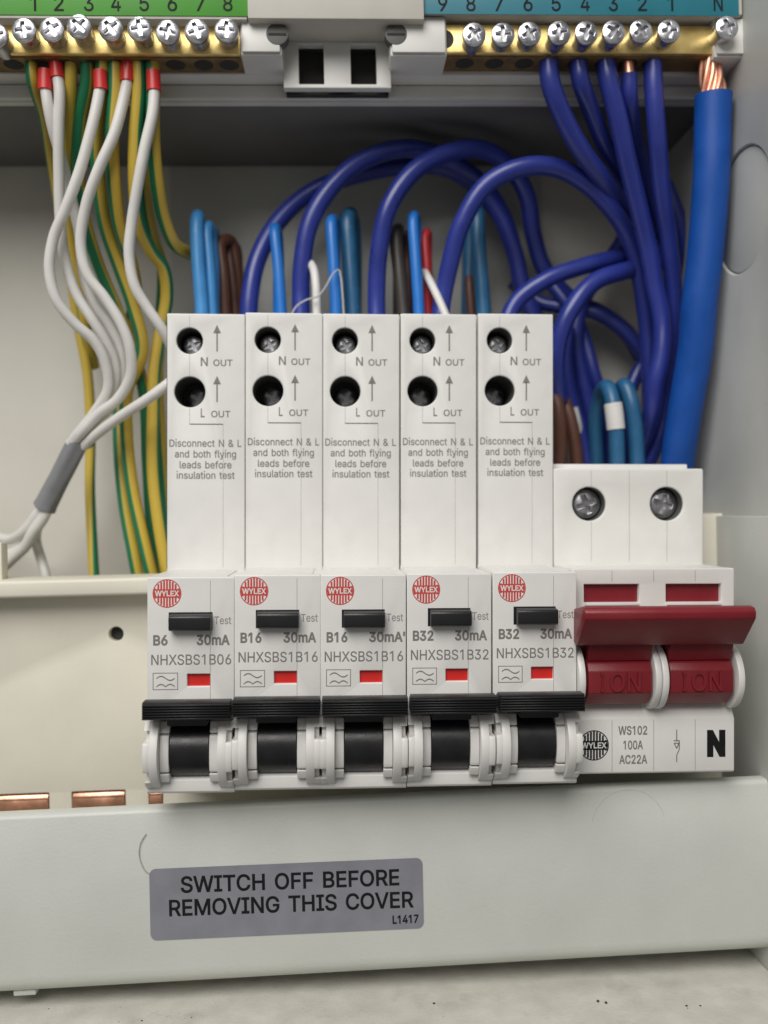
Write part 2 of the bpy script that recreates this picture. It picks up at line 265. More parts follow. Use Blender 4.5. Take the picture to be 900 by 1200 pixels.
# letterforms as outlines, thousandths of the type size: advance width, then closed loops of x, y, x, y ...
GLYPHS = {
    '&': (447, ((197, -7, 165, -5, 136, 1, 110, 12, 88, 26, 69, 42, 54, 62, 43, 84, 36, 108, 34, 133, 36, 154, 40, 173, 47, 189, 58, 205, 70, 220, 85, 235, 140, 279, 216, 335, 237, 352, 255, 375, 259, 384, 261, 394, 262, 405, 260, 420, 255, 434, 245, 445, 233, 454, 219, 459, 201, 461, 189, 460, 178, 457, 168, 453, 159, 447, 151, 440, 145, 431, 141, 421, 138, 411, 137, 399, 138, 386, 141, 375, 145, 363, 169, 327, 204, 284, 438, 0, 364, 0, 171, 231, 121, 293, 108, 310, 96, 327, 87, 344, 81, 361, 77, 379, 75, 398, 77, 420, 82, 440, 91, 458, 102, 474, 117, 488, 134, 499, 154, 507, 176, 512, 200, 513, 224, 512, 246, 507, 266, 499, 283, 488, 297, 475, 308, 459, 317, 442, 322, 424, 324, 404, 323, 389, 320, 375, 315, 362, 309, 349, 301, 336, 291, 325, 256, 293, 154, 217, 135, 202, 121, 188, 110, 174, 103, 161, 98, 146, 97, 131, 98, 115, 102, 101, 109, 87, 118, 76, 130, 66, 143, 57, 158, 51, 175, 48, 193, 46, 213, 48, 232, 52, 251, 59, 269, 69, 286, 81, 301, 95, 315, 112, 327, 131, 336, 151, 343, 174, 348, 198, 349, 224, 408, 224, 406, 194, 403, 167, 397, 144, 389, 124, 380, 107, 371, 92, 345, 62, 333, 47, 315, 30, 294, 17, 271, 7, 246, -1, 221, -5),)),
    "'": (206, ((78, 318, 70, 509, 136, 509, 128, 318),)),
    '0': (453, ((227, -7, 191, -3, 158, 7, 130, 24, 105, 48, 85, 77, 69, 113, 61, 138, 55, 164, 51, 192, 49, 222, 48, 254, 49, 286, 51, 316, 55, 344, 61, 370, 69, 395, 85, 431, 106, 461, 130, 484, 159, 502, 191, 512, 227, 516, 262, 512, 295, 502, 323, 484, 348, 461, 368, 431, 384, 395, 392, 370, 398, 344, 402, 316, 404, 286, 405, 254, 404, 222, 402, 192, 398, 164, 392, 138, 384, 113, 368, 77, 348, 48, 323, 24, 295, 7, 263, -3), (227, 50, 250, 52, 271, 60, 290, 74, 306, 92, 320, 116, 330, 144, 338, 176, 342, 213, 344, 254, 342, 295, 338, 332, 330, 365, 320, 393, 306, 416, 290, 435, 271, 449, 250, 457, 227, 460, 203, 457, 182, 449, 163, 435, 147, 416, 134, 393, 123, 365, 115, 332, 111, 295, 109, 254, 111, 213, 115, 176, 123, 144, 134, 116, 147, 92, 163, 74, 182, 60, 203, 52),)),
    '1': (453, ((276, 509, 276, 0, 212, 0, 212, 448, 209, 448, 86, 358, 86, 427, 198, 509),)),
    '2': (453, ((64, 0, 64, 47, 234, 229, 282, 282, 294, 298, 303, 312, 311, 327, 316, 341, 319, 356, 320, 371, 319, 389, 315, 405, 308, 419, 298, 431, 287, 441, 273, 449, 258, 455, 241, 458, 224, 460, 205, 458, 188, 454, 172, 447, 159, 438, 148, 427, 139, 413, 132, 398, 128, 381, 127, 362, 66, 362, 68, 391, 75, 418, 86, 442, 102, 464, 121, 482, 143, 496, 168, 507, 196, 513, 225, 516, 254, 513, 281, 507, 306, 497, 328, 482, 346, 465, 361, 445, 372, 423, 379, 398, 381, 372, 380, 354, 377, 336, 371, 318, 363, 299, 351, 280, 336, 259, 267, 180, 153, 60, 153, 57, 389, 57, 389, 0),)),
    '3': (453, ((218, -7, 188, -5, 159, 1, 133, 10, 108, 22, 88, 38, 70, 57, 57, 79, 48, 104, 44, 132, 109, 132, 112, 115, 118, 100, 126, 87, 137, 76, 150, 66, 165, 59, 182, 54, 200, 51, 219, 50, 239, 51, 258, 55, 275, 61, 291, 69, 304, 80, 315, 93, 323, 108, 328, 125, 329, 145, 328, 163, 323, 180, 316, 196, 306, 211, 292, 223, 275, 234, 254, 241, 229, 246, 201, 248, 157, 248, 157, 299, 288, 448, 288, 452, 70, 452, 70, 509, 372, 509, 372, 461, 211, 278, 211, 289, 247, 290, 279, 286, 308, 276, 333, 262, 354, 244, 371, 222, 383, 198, 391, 173, 393, 145, 390, 116, 383, 90, 370, 66, 354, 45, 333, 27, 309, 12, 281, 2, 251, -5),)),
    '4': (453, ((40, 105, 40, 158, 247, 509, 311, 509, 109, 166, 109, 163, 413, 163, 413, 105), (282, 0, 282, 121, 282, 146, 282, 318, 343, 318, 343, 0),)),
    '5': (453, ((221, -7, 192, -5, 165, 1, 140, 11, 118, 25, 99, 41, 83, 60, 71, 82, 63, 105, 60, 130, 122, 130, 125, 115, 130, 102, 138, 89, 148, 78, 160, 68, 173, 60, 188, 54, 204, 51, 221, 50, 241, 51, 259, 56, 276, 64, 291, 75, 304, 89, 314, 104, 322, 122, 326, 141, 328, 162, 326, 183, 321, 203, 314, 221, 303, 237, 290, 251, 275, 262, 257, 270, 238, 275, 218, 277, 201, 276, 184, 273, 167, 268, 152, 262, 139, 255, 128, 246, 67, 253, 96, 509, 366, 509, 366, 452, 151, 452, 134, 301, 136, 301, 148, 311, 162, 318, 178, 325, 194, 330, 212, 333, 229, 334, 252, 332, 274, 328, 294, 321, 313, 311, 330, 299, 345, 285, 358, 269, 370, 251, 379, 231, 386, 210, 390, 187, 391, 163, 388, 132, 381, 102, 369, 76, 352, 52, 332, 32, 309, 15, 282, 3, 253, -4),)),
    '6': (453, ((226, -7, 196, -4, 168, 3, 142, 15, 119, 31, 100, 51, 84, 74, 73, 101, 66, 130, 64, 162, 65, 187, 71, 212, 80, 239, 93, 268, 112, 302, 137, 340, 252, 509, 322, 509, 151, 261, 145, 261, 151, 270, 157, 279, 165, 288, 174, 295, 184, 302, 196, 307, 208, 311, 221, 313, 235, 314, 265, 312, 291, 305, 316, 295, 337, 280, 355, 262, 370, 240, 380, 215, 387, 187, 389, 157, 387, 127, 379, 98, 368, 73, 352, 50, 333, 30, 310, 14, 284, 3, 257, -4), (226, 48, 245, 50, 263, 55, 279, 63, 293, 73, 304, 86, 314, 101, 322, 119, 326, 137, 327, 157, 326, 178, 322, 196, 314, 213, 304, 228, 293, 241, 279, 251, 263, 259, 245, 264, 226, 265, 207, 264, 190, 259, 174, 252, 160, 241, 148, 229, 138, 214, 131, 197, 126, 179, 125, 158, 126, 138, 131, 119, 138, 102, 148, 86, 160, 73, 174, 63, 190, 55, 207, 50),)),
    '7': (453, ((97, 0, 323, 448, 323, 452, 62, 452, 62, 509, 391, 509, 391, 449, 165, 0),)),
    '8': (453, ((226, -7, 193, -5, 163, 1, 136, 11, 111, 25, 91, 42, 74, 62, 62, 84, 54, 109, 52, 135, 53, 156, 58, 176, 65, 195, 75, 212, 87, 228, 101, 241, 117, 252, 134, 260, 153, 265, 153, 267, 129, 276, 109, 289, 93, 308, 80, 330, 73, 354, 70, 380, 73, 405, 79, 429, 90, 450, 106, 469, 124, 485, 146, 498, 170, 508, 197, 514, 226, 516, 255, 514, 282, 508, 306, 498, 328, 485, 346, 469, 361, 450, 373, 429, 379, 405, 382, 380, 379, 354, 372, 330, 359, 308, 343, 289, 323, 276, 300, 267, 300, 265, 319, 260, 335, 252, 351, 241, 365, 228, 377, 212, 387, 195, 395, 176, 399, 156, 401, 135, 398, 109, 391, 84, 378, 62, 362, 42, 341, 25, 317, 11, 289, 1, 259, -5), (226, 49, 248, 50, 267, 54, 285, 60, 300, 69, 313, 79, 323, 91, 331, 106, 335, 121, 337, 139, 335, 157, 330, 173, 322, 189, 312, 202, 298, 213, 283, 223, 265, 230, 247, 234, 226, 235, 206, 234, 187, 230, 169, 223, 154, 213, 140, 202, 130, 189, 122, 173, 117, 157, 115, 139, 117, 121, 121, 106, 129, 91, 139, 79, 152, 69, 167, 60, 185, 54, 205, 50), (226, 290, 244, 291, 260, 294, 274, 300, 287, 308, 298, 318, 307, 330, 314, 344, 318, 359, 319, 376, 318, 392, 314, 407, 308, 420, 299, 432, 288, 442, 275, 449, 260, 455, 244, 459, 226, 460, 208, 459, 192, 455, 177, 449, 164, 442, 153, 432, 145, 420, 138, 407, 134, 392, 133, 376, 134, 359, 138, 344, 145, 330, 154, 318, 165, 308, 178, 300, 193, 294, 209, 291),)),
    '9': (453, ((226, 516, 256, 513, 285, 506, 310, 494, 333, 478, 352, 458, 368, 434, 380, 408, 387, 378, 389, 347, 387, 322, 382, 296, 373, 270, 359, 240, 340, 207, 315, 168, 200, 0, 130, 0, 301, 248, 307, 248, 302, 238, 295, 229, 287, 221, 278, 214, 268, 207, 257, 202, 245, 198, 232, 195, 218, 195, 188, 197, 161, 203, 137, 214, 116, 229, 98, 247, 83, 269, 72, 294, 66, 321, 64, 352, 66, 382, 73, 411, 85, 436, 101, 459, 120, 479, 143, 494, 168, 506, 196, 513), (226, 460, 207, 459, 190, 454, 174, 446, 160, 435, 148, 423, 138, 407, 131, 390, 127, 372, 125, 352, 127, 331, 131, 313, 138, 295, 148, 280, 160, 268, 174, 257, 190, 250, 207, 245, 226, 243, 245, 245, 263, 249, 279, 257, 293, 267, 305, 280, 314, 295, 322, 312, 326, 330, 327, 350, 326, 371, 322, 390, 314, 407, 305, 422, 293, 435, 279, 446, 263, 454, 245, 459),)),
    'A': (479, ((16, 0, 201, 509, 276, 509, 463, 0, 395, 0, 287, 302, 264, 372, 232, 478, 245, 478, 213, 371, 191, 302, 85, 0), (110, 142, 110, 199, 370, 199, 370, 142),)),
    'B': (456, ((60, 0, 60, 509, 241, 509, 274, 507, 304, 501, 329, 491, 350, 477, 367, 461, 381, 442, 390, 421, 396, 398, 398, 374, 397, 353, 393, 336, 387, 320, 378, 307, 368, 295, 356, 286, 343, 278, 329, 272, 315, 267, 315, 262, 331, 260, 347, 254, 363, 245, 378, 234, 391, 220, 402, 203, 411, 184, 416, 161, 418, 136, 416, 111, 410, 88, 400, 67, 386, 48, 368, 31, 344, 18, 317, 8, 284, 2, 247, 0), (125, 57, 245, 57, 281, 60, 309, 67, 330, 80, 344, 96, 353, 115, 355, 137, 354, 153, 350, 169, 342, 184, 333, 197, 320, 209, 306, 218, 289, 225, 269, 229, 248, 231, 125, 231), (125, 285, 238, 285, 256, 287, 273, 290, 288, 296, 302, 304, 314, 314, 323, 326, 330, 340, 335, 355, 336, 372, 333, 393, 326, 412, 313, 429, 294, 442, 270, 449, 240, 452, 125, 452),)),
    'C': (510, ((267, -7, 242, -6, 217, -2, 194, 5, 171, 13, 150, 25, 131, 39, 113, 55, 97, 73, 82, 93, 70, 115, 59, 140, 51, 166, 45, 193, 41, 223, 40, 254, 41, 285, 45, 315, 51, 343, 59, 369, 70, 393, 82, 415, 97, 436, 113, 454, 131, 470, 150, 484, 171, 495, 194, 504, 217, 510, 242, 514, 267, 516, 293, 514, 317, 511, 340, 504, 362, 496, 383, 485, 402, 471, 419, 456, 435, 438, 448, 418, 459, 397, 467, 373, 473, 348, 408, 348, 404, 365, 397, 380, 389, 395, 380, 407, 369, 418, 357, 428, 344, 437, 330, 444, 315, 449, 300, 453, 284, 455, 267, 456, 237, 453, 209, 445, 184, 432, 161, 414, 141, 391, 125, 364, 113, 332, 106, 295, 103, 254, 106, 213, 113, 177, 125, 145, 141, 117, 161, 94, 184, 76, 210, 63, 237, 56, 267, 53, 284, 54, 300, 56, 315, 60, 330, 65, 344, 72, 357, 81, 369, 90, 380, 102, 389, 114, 397, 128, 404, 144, 408, 160, 473, 160, 467, 135, 459, 112, 448, 91, 435, 71, 420, 53, 402, 38, 383, 24, 363, 13, 341, 5, 317, -2, 293, -6),)),
    'D': (502, ((219, 0, 96, 0, 96, 57, 215, 57, 254, 60, 288, 68, 318, 81, 343, 99, 363, 122, 379, 149, 390, 181, 397, 216, 399, 255, 397, 294, 390, 329, 379, 361, 364, 388, 344, 410, 320, 428, 291, 441, 258, 449, 221, 452, 93, 452, 93, 509, 225, 509, 254, 507, 281, 504, 307, 498, 331, 489, 353, 478, 385, 455, 412, 426, 433, 391, 444, 367, 451, 342, 457, 315, 460, 286, 462, 255, 460, 224, 457, 195, 451, 168, 443, 142, 433, 119, 421, 97, 406, 77, 390, 60, 371, 44, 351, 31, 328, 20, 303, 11, 277, 5, 249, 1), (125, 509, 125, 0, 60, 0, 60, 509),)),
    'E': (418, ((60, 0, 60, 509, 372, 509, 372, 452, 125, 452, 125, 286, 355, 286, 355, 229, 125, 229, 125, 57, 375, 57, 375, 0),)),
    'F': (410, ((60, 0, 60, 509, 369, 509, 369, 452, 125, 452, 125, 278, 346, 278, 346, 221, 125, 221, 125, 0),)),
    'G': (520, ((269, -7, 242, -6, 217, -2, 193, 5, 171, 14, 149, 25, 130, 39, 112, 55, 96, 73, 82, 93, 69, 116, 59, 140, 51, 166, 45, 194, 41, 223, 40, 254, 41, 285, 45, 315, 51, 343, 59, 369, 69, 393, 82, 415, 96, 436, 112, 454, 129, 470, 149, 484, 170, 495, 192, 504, 215, 510, 239, 514, 265, 516, 291, 514, 316, 510, 340, 504, 363, 494, 384, 483, 403, 469, 421, 453, 436, 436, 449, 416, 460, 395, 468, 373, 474, 349, 408, 349, 402, 365, 395, 379, 387, 393, 378, 406, 368, 417, 356, 427, 344, 436, 330, 443, 315, 448, 300, 453, 283, 455, 265, 456, 236, 453, 209, 445, 183, 432, 160, 414, 141, 392, 125, 364, 113, 332, 106, 295, 103, 254, 106, 213, 113, 177, 125, 145, 141, 117, 161, 95, 184, 76, 210, 63, 238, 56, 269, 53, 296, 55, 322, 61, 345, 71, 365, 85, 382, 102, 396, 123, 407, 147, 413, 173, 415, 202, 434, 199, 283, 199, 283, 256, 478, 256, 478, 200, 475, 160, 466, 124, 451, 91, 431, 62, 406, 38, 377, 19, 344, 5, 308, -4),)),
    'H': (517, ((60, 0, 60, 509, 125, 509, 125, 289, 392, 289, 392, 509, 457, 509, 457, 0, 392, 0, 392, 232, 125, 232, 125, 0),)),
    'I': (300, ((31, 0, 31, 57, 118, 57, 118, 452, 31, 452, 31, 509, 269, 509, 269, 452, 183, 452, 183, 57, 269, 57, 269, 0),)),
    'L': (393, ((60, 0, 60, 509, 125, 509, 125, 57, 361, 57, 361, 0),)),
    'M': (628, ((60, 0, 60, 509, 152, 509, 277, 187, 287, 159, 299, 123, 311, 84, 322, 49, 307, 49, 318, 83, 330, 121, 342, 158, 352, 187, 476, 509, 568, 509, 568, 0, 504, 0, 504, 291, 504, 327, 505, 369, 506, 413, 507, 457, 513, 457, 498, 409, 482, 363, 467, 322, 456, 291, 342, 0, 286, 0, 170, 291, 159, 321, 145, 361, 129, 408, 112, 457, 119, 457, 120, 416, 121, 372, 122, 328, 122, 291, 122, 0),)),
    'N': (523, ((60, 0, 60, 509, 136, 509, 343, 183, 363, 151, 388, 107, 414, 55, 405, 54, 401, 108, 399, 157, 399, 195, 399, 509, 463, 509, 463, 0, 387, 0, 202, 290, 177, 331, 148, 381, 108, 452, 119, 454, 122, 384, 124, 328, 125, 291, 125, 0),)),
    'O': (533, ((267, -7, 241, -6, 217, -2, 194, 5, 171, 13, 150, 25, 131, 39, 113, 55, 97, 73, 82, 93, 70, 115, 59, 140, 51, 166, 45, 193, 41, 223, 40, 254, 41, 285, 45, 315, 51, 343, 59, 369, 70, 393, 82, 415, 97, 436, 113, 454, 131, 470, 150, 484, 171, 495, 194, 504, 217, 510, 241, 514, 267, 516, 293, 514, 317, 510, 340, 504, 363, 495, 384, 484, 403, 470, 421, 454, 437, 436, 451, 415, 464, 393, 474, 369, 482, 343, 488, 315, 492, 285, 493, 254, 492, 223, 488, 193, 482, 166, 474, 140, 464, 115, 451, 93, 437, 73, 421, 55, 403, 39, 384, 25, 363, 13, 340, 5, 317, -2, 293, -6), (267, 53, 296, 55, 324, 63, 349, 76, 372, 94, 392, 116, 408, 144, 420, 176, 428, 213, 430, 254, 428, 295, 420, 332, 408, 365, 392, 392, 372, 415, 349, 433, 324, 446, 296, 453, 267, 456, 237, 453, 210, 445, 184, 433, 161, 415, 142, 392, 125, 364, 113, 332, 106, 295, 103, 254, 106, 213, 113, 176, 125, 144, 142, 117, 161, 94, 184, 76, 210, 63, 237, 55),)),
    'R': (449, ((60, 0, 60, 509, 236, 509, 273, 506, 305, 500, 333, 489, 356, 473, 376, 455, 390, 433, 401, 408, 407, 381, 409, 352, 407, 323, 401, 296, 390, 271, 376, 250, 356, 232, 333, 217, 305, 206, 273, 200, 236, 198, 96, 198, 96, 255, 234, 255, 258, 256, 280, 260, 298, 267, 313, 276, 325, 287, 334, 300, 340, 316, 344, 333, 345, 352, 344, 371, 340, 389, 334, 405, 325, 419, 313, 430, 298, 440, 279, 446, 258, 451, 233, 452, 125, 452, 125, 0), (353, 0, 230, 229, 303, 229, 428, 0),)),
    'S': (446, ((224, -9, 188, -7, 156, -1, 128, 9, 102, 23, 81, 40, 64, 60, 51, 83, 42, 109, 38, 137, 104, 137, 108, 118, 114, 102, 123, 88, 136, 76, 150, 66, 166, 59, 185, 53, 204, 50, 224, 49, 246, 50, 267, 54, 286, 60, 303, 69, 317, 79, 329, 92, 338, 106, 344, 122, 346, 139, 344, 154, 340, 168, 332, 179, 322, 189, 310, 197, 296, 205, 245, 222, 184, 239, 145, 253, 112, 269, 86, 289, 67, 313, 56, 341, 52, 372, 54, 400, 62, 425, 75, 448, 92, 468, 113, 484, 138, 498, 165, 508, 195, 514, 227, 516, 259, 514, 289, 508, 316, 498, 340, 484, 360, 468, 377, 449, 390, 427, 398, 403, 401, 378, 337, 378, 332, 402, 320, 421, 302, 437, 280, 449, 254, 456, 225, 459, 204, 457, 185, 454, 167, 448, 152, 440, 139, 430, 129, 418, 121, 405, 117, 391, 115, 376, 117, 359, 122, 345, 131, 334, 142, 324, 155, 315, 169, 308, 212, 293, 264, 279, 312, 264, 328, 256, 344, 248, 359, 238, 372, 226, 384, 213, 395, 198, 402, 180, 407, 161, 408, 139, 406, 112, 399, 87, 386, 64, 370, 43, 349, 25, 323, 11, 294, 0, 261, -7),)),
    'T': (448, ((32, 452, 32, 509, 417, 509, 417, 452, 257, 452, 257, 0, 193, 0, 193, 452),)),
    'U': (517, ((259, -8, 220, -6, 186, 2, 154, 15, 126, 33, 103, 55, 85, 80, 71, 108, 63, 140, 60, 173, 60, 509, 124, 509, 124, 178, 126, 155, 132, 133, 141, 113, 153, 95, 169, 80, 187, 68, 208, 59, 232, 53, 259, 52, 285, 53, 309, 59, 331, 68, 349, 80, 364, 95, 377, 113, 385, 133, 391, 155, 393, 178, 393, 509, 457, 509, 457, 173, 454, 140, 446, 108, 433, 80, 414, 55, 391, 33, 363, 15, 332, 2, 297, -6),)),
    'V': (479, ((204, 0, 16, 509, 84, 509, 192, 206, 215, 137, 248, 31, 235, 31, 267, 138, 290, 206, 395, 509, 463, 509, 278, 0),)),
    'W': (686, ((155, 0, 16, 509, 82, 509, 163, 196, 175, 145, 187, 94, 197, 40, 189, 40, 200, 94, 211, 145, 224, 196, 306, 509, 380, 509, 462, 196, 474, 145, 486, 94, 497, 40, 488, 40, 499, 94, 510, 145, 523, 196, 603, 509, 670, 509, 530, 0, 455, 0, 368, 323, 351, 391, 336, 475, 350, 475, 335, 395, 318, 323, 230, 0),)),
    'X': (474, ((18, 0, 217, 284, 217, 236, 29, 509, 104, 509, 178, 400, 204, 361, 223, 329, 243, 292, 232, 292, 252, 329, 272, 361, 298, 400, 374, 509, 446, 509, 259, 239, 259, 287, 456, 0, 382, 0, 292, 129, 268, 165, 250, 195, 230, 231, 244, 231, 225, 196, 206, 166, 182, 129, 91, 0),)),
    'Y': (472, ((203, 0, 203, 208, 16, 509, 91, 509, 192, 344, 222, 292, 250, 230, 224, 230, 251, 293, 280, 344, 381, 509, 455, 509, 268, 208, 268, 0),)),
    'a': (389, ((160, -9, 137, -7, 115, -3, 94, 5, 76, 15, 60, 29, 48, 45, 38, 63, 32, 84, 30, 108, 32, 128, 36, 146, 43, 161, 53, 174, 64, 184, 78, 193, 92, 200, 108, 206, 125, 211, 178, 220, 234, 227, 247, 229, 257, 231, 265, 235, 271, 240, 274, 246, 276, 255, 276, 257, 275, 272, 272, 285, 267, 297, 260, 307, 251, 315, 240, 322, 227, 327, 212, 330, 196, 331, 178, 330, 163, 327, 149, 322, 137, 316, 127, 309, 118, 301, 110, 292, 104, 283, 100, 274, 41, 291, 51, 313, 64, 331, 79, 346, 95, 358, 114, 368, 133, 375, 153, 380, 173, 383, 194, 384, 239, 379, 255, 375, 271, 369, 286, 360, 300, 350, 312, 336, 322, 320, 330, 301, 335, 278, 337, 251, 337, 0, 277, 0, 277, 52, 272, 52, 252, 25, 242, 16, 229, 8, 215, 1, 199, -4, 181, -7), (170, 45, 192, 47, 211, 51, 228, 59, 242, 68, 254, 80, 263, 93, 270, 108, 274, 122, 276, 138, 276, 190, 259, 182, 231, 176, 200, 171, 175, 168, 134, 159, 122, 153, 112, 147, 103, 139, 97, 130, 93, 118, 92, 105, 93, 93, 96, 82, 102, 72, 109, 64, 119, 57, 130, 52, 142, 48, 156, 46),)),
    'b': (424, ((229, -8, 208, -7, 189, -3, 172, 4, 159, 12, 147, 21, 138, 31, 118, 59, 112, 59, 112, 0, 53, 0, 53, 509, 114, 509, 114, 319, 118, 319, 137, 346, 147, 355, 158, 364, 171, 373, 188, 379, 207, 383, 229, 384, 259, 382, 287, 374, 313, 361, 335, 342, 354, 320, 370, 293, 381, 261, 388, 227, 390, 189, 388, 151, 381, 116, 370, 84, 355, 57, 336, 34, 313, 16, 288, 3, 260, -6), (220, 47, 242, 49, 262, 55, 279, 66, 294, 80, 306, 97, 316, 117, 323, 139, 327, 163, 328, 189, 327, 215, 323, 239, 316, 261, 307, 281, 295, 298, 280, 311, 262, 322, 243, 328, 220, 330, 198, 328, 178, 322, 161, 312, 147, 299, 134, 282, 125, 263, 118, 241, 114, 216, 113, 189, 114, 162, 118, 138, 125, 115, 135, 95, 147, 78, 162, 65, 179, 55, 198, 49),)),
    'c': (396, ((207, -8, 174, -5, 144, 3, 117, 16, 93, 35, 72, 58, 56, 85, 44, 116, 37, 150, 34, 187, 37, 225, 44, 260, 56, 291, 72, 318, 93, 341, 117, 360, 144, 374, 174, 382, 207, 384, 226, 384, 243, 381, 260, 377, 276, 371, 291, 364, 305, 356, 318, 346, 330, 335, 340, 322, 349, 308, 356, 293, 362, 277, 303, 262, 290, 289, 270, 311, 242, 325, 207, 330, 184, 328, 163, 321, 145, 310, 130, 296, 118, 278, 108, 258, 102, 236, 98, 212, 96, 187, 98, 163, 102, 139, 108, 117, 118, 97, 130, 80, 145, 66, 163, 55, 184, 49, 207, 46, 243, 52, 271, 66, 292, 89, 304, 117, 363, 102, 357, 86, 350, 70, 341, 56, 331, 43, 319, 32, 306, 21, 292, 12, 277, 5, 261, -1, 244, -5, 226, -7),)),
    'd': (424, ((195, -8, 165, -6, 137, 3, 111, 16, 89, 34, 70, 57, 55, 84, 43, 116, 36, 151, 34, 189, 36, 227, 43, 261, 55, 293, 70, 320, 89, 342, 112, 361, 137, 374, 165, 382, 196, 384, 218, 383, 237, 379, 253, 373, 267, 364, 278, 355, 287, 346, 306, 319, 311, 319, 311, 509, 372, 509, 372, 0, 313, 0, 313, 59, 307, 59, 287, 31, 277, 21, 266, 12, 252, 4, 236, -3, 217, -7), (205, 47, 226, 49, 246, 55, 263, 65, 278, 78, 290, 95, 299, 115, 306, 138, 310, 162, 312, 189, 310, 216, 306, 241, 300, 263, 290, 282, 278, 299, 263, 312, 246, 322, 227, 328, 205, 330, 182, 328, 162, 322, 145, 311, 130, 298, 118, 281, 108, 261, 102, 239, 98, 215, 96, 189, 98, 163, 102, 139, 109, 117, 118, 97, 130, 80, 145, 66, 162, 55, 182, 49),)),
    'e': (404, ((212, -8, 177, -5, 145, 3, 117, 16, 92, 35, 72, 58, 56, 85, 44, 116, 37, 150, 34, 187, 36, 224, 44, 258, 55, 290, 71, 317, 91, 340, 115, 359, 142, 373, 172, 382, 205, 384, 226, 383, 246, 380, 266, 374, 285, 366, 303, 355, 319, 341, 334, 324, 347, 305, 357, 282, 365, 256, 370, 227, 371, 194, 371, 169, 75, 169, 75, 221, 338, 221, 310, 202, 308, 226, 304, 248, 298, 269, 288, 286, 277, 301, 263, 314, 246, 323, 227, 328, 205, 330, 183, 328, 164, 323, 146, 313, 131, 301, 119, 286, 109, 270, 102, 251, 97, 231, 96, 211, 96, 178, 98, 151, 102, 127, 110, 106, 121, 88, 135, 73, 151, 61, 169, 53, 190, 48, 212, 46, 227, 47, 241, 49, 254, 53, 265, 58, 276, 65, 285, 73, 294, 82, 300, 93, 306, 105, 365, 91, 358, 72, 348, 55, 335, 39, 320, 26, 302, 14, 283, 4, 261, -3, 237, -7),)),
    'f': (253, ((228, 379, 228, 327, 6, 327, 6, 379), (81, 0, 81, 432, 82, 452, 87, 470, 96, 486, 107, 499, 120, 510, 135, 519, 152, 525, 169, 529, 187, 530, 222, 527, 243, 521, 227, 468, 215, 472, 195, 474, 178, 472, 164, 468, 154, 460, 147, 449, 143, 435, 142, 419, 142, 0),)),
    'g': (425, ((207, -151, 180, -149, 156, -146, 134, -140, 114, -132, 97, -122, 82, -110, 70, -97, 59, -84, 51, -69, 101, -41, 122, -66, 131, -74, 142, -82, 154, -88, 169, -93, 187, -96, 207, -97, 236, -95, 261, -87, 282, -75, 298, -58, 308, -34, 311, -6, 311, 68, 306, 68, 287, 41, 277, 32, 266, 23, 252, 16, 236, 10, 217, 6, 195, 5, 165, 7, 138, 14, 113, 27, 90, 43, 71, 65, 55, 90, 43, 120, 36, 154, 34, 191, 36, 229, 43, 263, 55, 293, 71, 320, 90, 342, 112, 361, 138, 374, 166, 382, 196, 384, 218, 383, 237, 379, 253, 373, 267, 365, 279, 356, 288, 346, 308, 319, 313, 319, 313, 379, 372, 379, 372, -9, 370, -40, 363, -67, 350, -90, 334, -109, 314, -124, 291, -136, 265, -144, 237, -149), (205, 59, 227, 61, 246, 66, 264, 75, 278, 87, 290, 103, 300, 121, 307, 142, 311, 166, 312, 193, 311, 219, 307, 242, 300, 264, 291, 283, 279, 299, 264, 312, 247, 322, 227, 328, 205, 330, 182, 328, 163, 322, 145, 312, 130, 298, 118, 282, 109, 262, 102, 241, 98, 218, 96, 193, 98, 167, 102, 144, 109, 123, 118, 104, 131, 88, 145, 76, 163, 66, 183, 61),)),
    'h': (410, ((114, 227, 114, 0, 53, 0, 53, 509, 114, 509, 114, 287, 102, 287, 116, 319, 132, 344, 152, 362, 175, 374, 200, 382, 227, 384, 252, 383, 275, 377, 295, 369, 313, 356, 328, 340, 341, 321, 350, 298, 355, 271, 357, 240, 357, 0, 296, 0, 296, 235, 293, 263, 286, 286, 273, 304, 256, 318, 235, 326, 210, 329, 192, 328, 176, 324, 161, 317, 147, 308, 136, 297, 126, 283, 119, 266, 115, 248),)),
    'i': (166, ((53, 0, 53, 379, 114, 379, 114, 0), (84, 481, 73, 482, 63, 486, 54, 493, 47, 501, 43, 510, 41, 521, 43, 532, 47, 542, 54, 550, 63, 556, 73, 560, 84, 562, 95, 560, 105, 556, 114, 550, 121, 542, 125, 532, 126, 521, 125, 510, 121, 501, 114, 493, 105, 486, 95, 482),)),
    'l': (189, ((139, -2, 112, 0, 91, 8, 74, 20, 62, 37, 55, 59, 53, 84, 53, 509, 114, 509, 114, 99, 114, 83, 117, 71, 120, 62, 126, 57, 135, 53, 146, 52, 160, 53, 170, 54, 181, 3, 162, -1),)),
